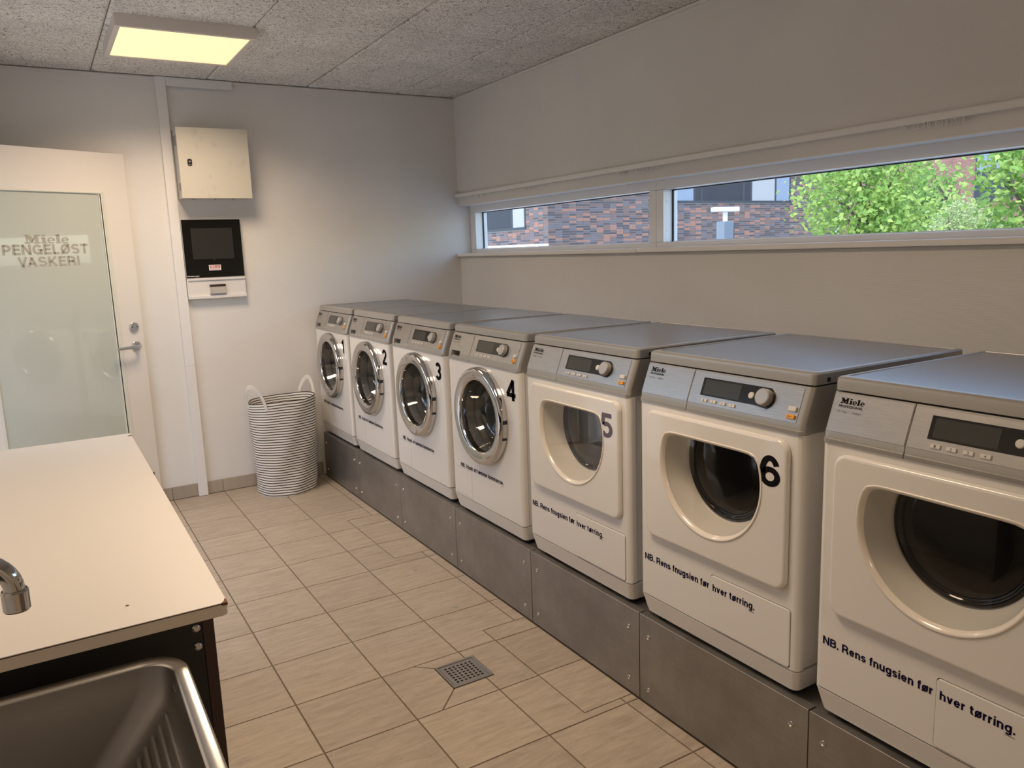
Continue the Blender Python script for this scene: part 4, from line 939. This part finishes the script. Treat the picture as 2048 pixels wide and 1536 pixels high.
# brick house: corner towards us, one face along X, one along Y
corner = at(1097, 470, 22.0); BX, BY = corner.x, corner.y
hs = empty('brick_house', (BX, BY, 0), label='dark brick house with anthracite windows outside the left window light', cat='house')
MB().box(.012, 12.5, .012, 14, -.2, 9).build('house_wall', 'mortar', hs, smooth=False)
bw, bh_, cw, ch = .228, .054, .24, .0667
bms = []
for q in ('brick_dark', 'brick_mid', 'brick_red', 'brick_grey'):
    e_ = MB().box(0, bw, 0, .02, 0, bh_).mesh('brick', bevel=None, smooth=False); e_.materials.append(MATS[q]); bms.append(e_)
rnd = random.Random(3)
pick = lambda: rnd.choices((0, 1, 2, 3), (4, 3, 2, 3))[0]
WX0, WX1, WZ0 = 4.55, 9.85, 2.62        # window band on the front face
front, side = MB(), MB(); cnt = 0
for r_ in range(int(.4/ch), int(5.2/ch)):
    z = r_*ch
    for c_ in range(0, 51):
        x = c_*cw + (0 if r_ % 2 == 0 else cw/2*0)
        x1 = x+bw
        if z+bh_ > WZ0-.012:
            if x >= WX0-.001 and x1 <= WX1+.001: continue
            if x < WX0 < x1: x1 = WX0
            elif x < WX1 < x1: x = WX1
        if x > 12.2: continue
        k = pick(); dy = rnd.uniform(-.002, .002)
        if cnt < 300 and x < 4.3 and 1.25 < z < 2.60:
            o = share('brick', bms[k], hs, (x, dy, z)); cnt += 1
        else: front.box(x, x1, dy, .02, z, z+bh_, k)
SW0, SW1, SZ0_, SZ1_ = 1.15, 4.2, 1.95, 3.5
for r_ in range(int(.4/ch), int(5.2/ch)):
    z = r_*ch
    for c_ in range(0, 50):
        y = .02+c_*cw
        y1 = y+bw
        if SZ0_ < z+bh_ and z < SZ1_:
            if y >= SW0-.001 and y1 <= SW1+.001: continue
            if y < SW0 < y1: y1 = SW0
            elif y < SW1 < y1: y = SW1
        side.box(rnd.uniform(-.002, .002), .02, y, y1, z, z+bh_, pick())
MM = ['brick_dark', 'brick_mid', 'brick_red', 'brick_grey']
front.build('brickwork', MM, hs, smooth=False, weld=False, kind='stuff'); side.build('brickwork', MM, hs, smooth=False, weld=False, kind='stuff')
def hwin(name, x0, x1, z0, z1, splits, mts, face):
    """window on the house: dark frame, bars and panes; face 'f' front (along X) or 's' side (along Y)"""
    g = (lambda a, d, b: (a, d, b)) if face == 'f' else (lambda a, d, b: (d, a, b))
    def bx2(nm, a0, a1, b0, b1, d0, d1, mt, par):
        p, q = g(a0, d0, b0), g(a1, d1, b1)
        return MB().box(min(p[0], q[0]), max(p[0], q[0]), min(p[1], q[1]), max(p[1], q[1]), b0, b1).build(nm, mt, par, smooth=False)
    wn = bx2('window', x0, x1, z0, z0+.07, -.03, .06, 'anthracite', hs)
    bx2('window_bar', x0, x1, z1-.07, z1, -.01, .06, 'anthracite', wn)
    for s_ in splits: bx2('window_bar', s_-.04, s_+.04, z0+.07, z1-.07, -.01, .06, 'anthracite', wn)
    for k in range(len(splits)-1): bx2('pane', splits[k]+.04, splits[k+1]-.04, z0+.07, z1-.07, -.004, .011, mts[k], wn)
hwin('w', WX0, WX1, WZ0-.01, 4.3, [WX0+.04, 5.45, 5.75, 7.6, 7.95, 9.1, WX1-.04], ['pane_sky', 'pane_dark', 'pane_dark', 'pane_dark', 'curtain_pale', 'pane_sky'], 'f')
hwin('w', SW0, SW1, SZ0_, SZ1_, [SW0+.04, 1.9, 3.4, SW1-.04], ['curtain_pale', 'pane_dark', 'pane_sky'], 's')
MB().box(-.35, .0, .0, 5.2, 1.42, 1.52).build('ledge', 'outdoor_white', hs, smooth=False)
q = at(1292, 472, 25)
wlp = empty('wall_lamp', (q.x, BY-.0, q.z-.1), label='small grey dome lamp on the brick house wall', cat='wall lamp')
MB().loft([[(a, b-.22, z) for a, b in circle(0, 0, r_, 20)] for r_, z in ((.22, .02), (.20, .10), (.13, .18), (.05, .21))], True, True).build('lamp_dome', 'galvanised', wlp)
MB().tube([(0, -.22, .20), (0, -.22, .29), (0, -.1, .30), (0, .005, .29)], .02, 8).build('lamp_arm', 'galvanised', wlp)
hd_ = empty('sky_screen', (-8.2, -2.0, -.13), label='tall dark green hedge outside the open door', cat='sky_screen')  # unseen leaf screen, added to keep bright low sky out of the glass reflections
hg = MB(); rg0 = random.Random(5)
for _ in range(5000):
    p = Vector((rg0.uniform(-.55, .55), rg0.uniform(-9, 9), rg0.uniform(0.02, 3.3))); n_ = Vector((rg0.gauss(.5, .6), rg0.gauss(0, .6), rg0.gauss(.5, .5))).normalized(); a = n_.orthogonal().normalized(); b = n_.cross(a)
    hg.add([p-a*.12, p-b*.09, p+a*.12, p+b*.09], [(0, 1, 2, 3)])
hg.build('foliage', 'leaf_mid', hd_, smooth=False, weld=False, kind='stuff')
MB().box(-.35, .35, -9, 9, 0, 3.1).build('branch_core', 'bark', hd_, smooth=False)
# second house
b2 = at(1990, 400, 46); h2 = empty('red_house', (b2.x, b2.y, 0), R(-8), label='reddish brown brick house far behind the trees', cat='house')
MB().box(0, 12, -16, 15, -.2, 12).build('house_wall', 'far_brick', h2, smooth=False)
def w2_(y0, y1, z0, z1):
    wn = MB().box(-.06, .05, y0, y1, z0, z1).build('window', 'anthracite', h2, smooth=False)
    ym = (y0+y1)/2
    MB().box(-.09, -.055, y0+.10, ym-.04, z0+(z1-z0)*.45, z1-.1).build('pane', 'pane_sky', wn, smooth=False); MB().box(-.09, -.055, ym+.04, y1-.1, z0+(z1-z0)*.45, z1-.1).build('pane', 'pane_sky', wn, smooth=False)
w2_(-.9, 1.1, 2.9, 6.3); w2_(-7.0, -5.0, 2.9, 6.3); w2_(-.9, 1.1, 7.3, 9.2)
# lamp mast in front of the house
q = at(1450, 470, 15.5); q0 = at(1447, 420, 15.5)
ms = empty('vent_mast', (q.x, q.y, -.13), label='grey box post with a white T-shaped lamp on top outdoors', cat='lamp post')
MB().box(-.13, .13, -.10, .10, 0, q.z+.13+.25).build('post_box', 'galvanised', ms, bevel=(.01, 1))
MB().box(.125, .16, -.08, .10, .3, q.z+.13+.22).build('post_side', 'anthracite', ms)
zt = q0.z+.13
MB().tube([(0, 0, q.z+.36), (0, 0, zt)], .045, 12).build('lamp_stem', 'outdoor_white', ms)
MB().box(-.28, .28, -.10, .10, zt-.03, zt+.05).build('lamp_head', 'outdoor_white', ms, bevel=(.01, 1))
# trees
def leaf_cloud(n, ctr, rad, size, rg, clump=12, flat=.8, shell=.35):
    mb = MB(); cl = []
    for _ in range(clump*6):
        t, p = rg.uniform(0, 2*math.pi), math.acos(rg.uniform(-1, 1)); k = shell+(1-shell)*rg.random()**.5
        cl.append((ctr[0]+rad[0]*k*math.sin(p)*math.cos(t), ctr[1]+rad[1]*k*math.sin(p)*math.sin(t), ctr[2]+rad[2]*k*math.cos(p)))
    vs, fs = [], []
    for _ in range(n):
        c = rg.choice(cl); s_ = size*rg.uniform(.6, 1.25)
        sp2 = .20*max(rad)
        p = Vector((c[0]+rg.gauss(0, sp2), c[1]+rg.gauss(0, sp2), c[2]+rg.gauss(0, sp2*.8)))
        nrm = Vector((rg.gauss(0, .7)-.3, rg.gauss(0, .7)-.35, rg.gauss(.8, .6))).normalized()
        a = nrm.orthogonal().normalized(); b = nrm.cross(a); th = rg.uniform(0, 6.28); a, b = a*math.cos(th)+b*math.sin(th), b*math.cos(th)-a*math.sin(th)
        o = len(vs)
        vs += [p-a*s_*.5, p-b*s_*.36+nrm*s_*.06-a*s_*.12, p+a*s_*.55, p+b*s_*.36+nrm*s_*.06-a*s_*.12]
        fs += [(o, o+1, o+2), (o, o+2, o+3)]
    mb.add(vs, fs); return mb
def tree(name, px, py, dist, rad, n, size, mt, label, cat, seed, trunk=True, clump=12):
    rg = random.Random(seed); c = at(px, py, dist)
    t = empty(name, (c.x, c.y, -.13), label=label, cat=cat)
    h = c.z+.13
    leaf_cloud(n, (0, 0, h), rad, size, rg, clump).build('foliage', mt, t, smooth=False, weld=False, kind='stuff')
    br = MB()
    if trunk: br.tube([(0, 0, 0), (.02, 0, h*.5), (0, .02, h*.9), (0, 0, h+rad[2]*.4)], [.09, .075, .05, .02], 10)
    for k in range(9 if trunk else 14):
        t_ = rg.uniform(0, 6.28); z0 = h*(.45+.4*rg.random()) if trunk else .05
        e = (rad[0]*.75*math.cos(t_), rad[1]*.75*math.sin(t_), h+rad[2]*rg.uniform(-.1, .7))
        br.tube([(0, 0, z0), (e[0]*.4, e[1]*.4, z0+(e[2]-z0)*.6), e], [.03, .02, .006], 6)
    br.build('branches', 'bark', t)
    return t
tree('tree', 1735, 398, 12.0, (.90, .90, .85), 6500, .078, 'leaf_lime', 'broad-leaved bright green young tree outside the window, beside the brick house', 'tree', 11)
tree('tree', 2118, 385, 8.4, (.58, .58, .80), 4200, .070, 'leaf_lime', 'bright green maple tree outside, beside the pale rounded bush', 'tree', 12)
tree('tree', 1848, 405, 17.0, (.56, .56, .62), 4200, .060, 'leaf_mid', 'darker green fine-leaved tree behind the bright young tree', 'tree', 13)
tree('bush', 1932, 452, 10.2, (.33, .33, .25), 4500, .030, 'leaf_pale', 'pale grey-green rounded bush outside between two bright trees', 'bush', 14, False, 18)
tree('sapling', 1900, 392, 14.0, (.20, .20, .32), 160, .075, 'leaf_lime', 'thin yellow-green sapling in front of the reddish house', 'tree', 15, True, 5)
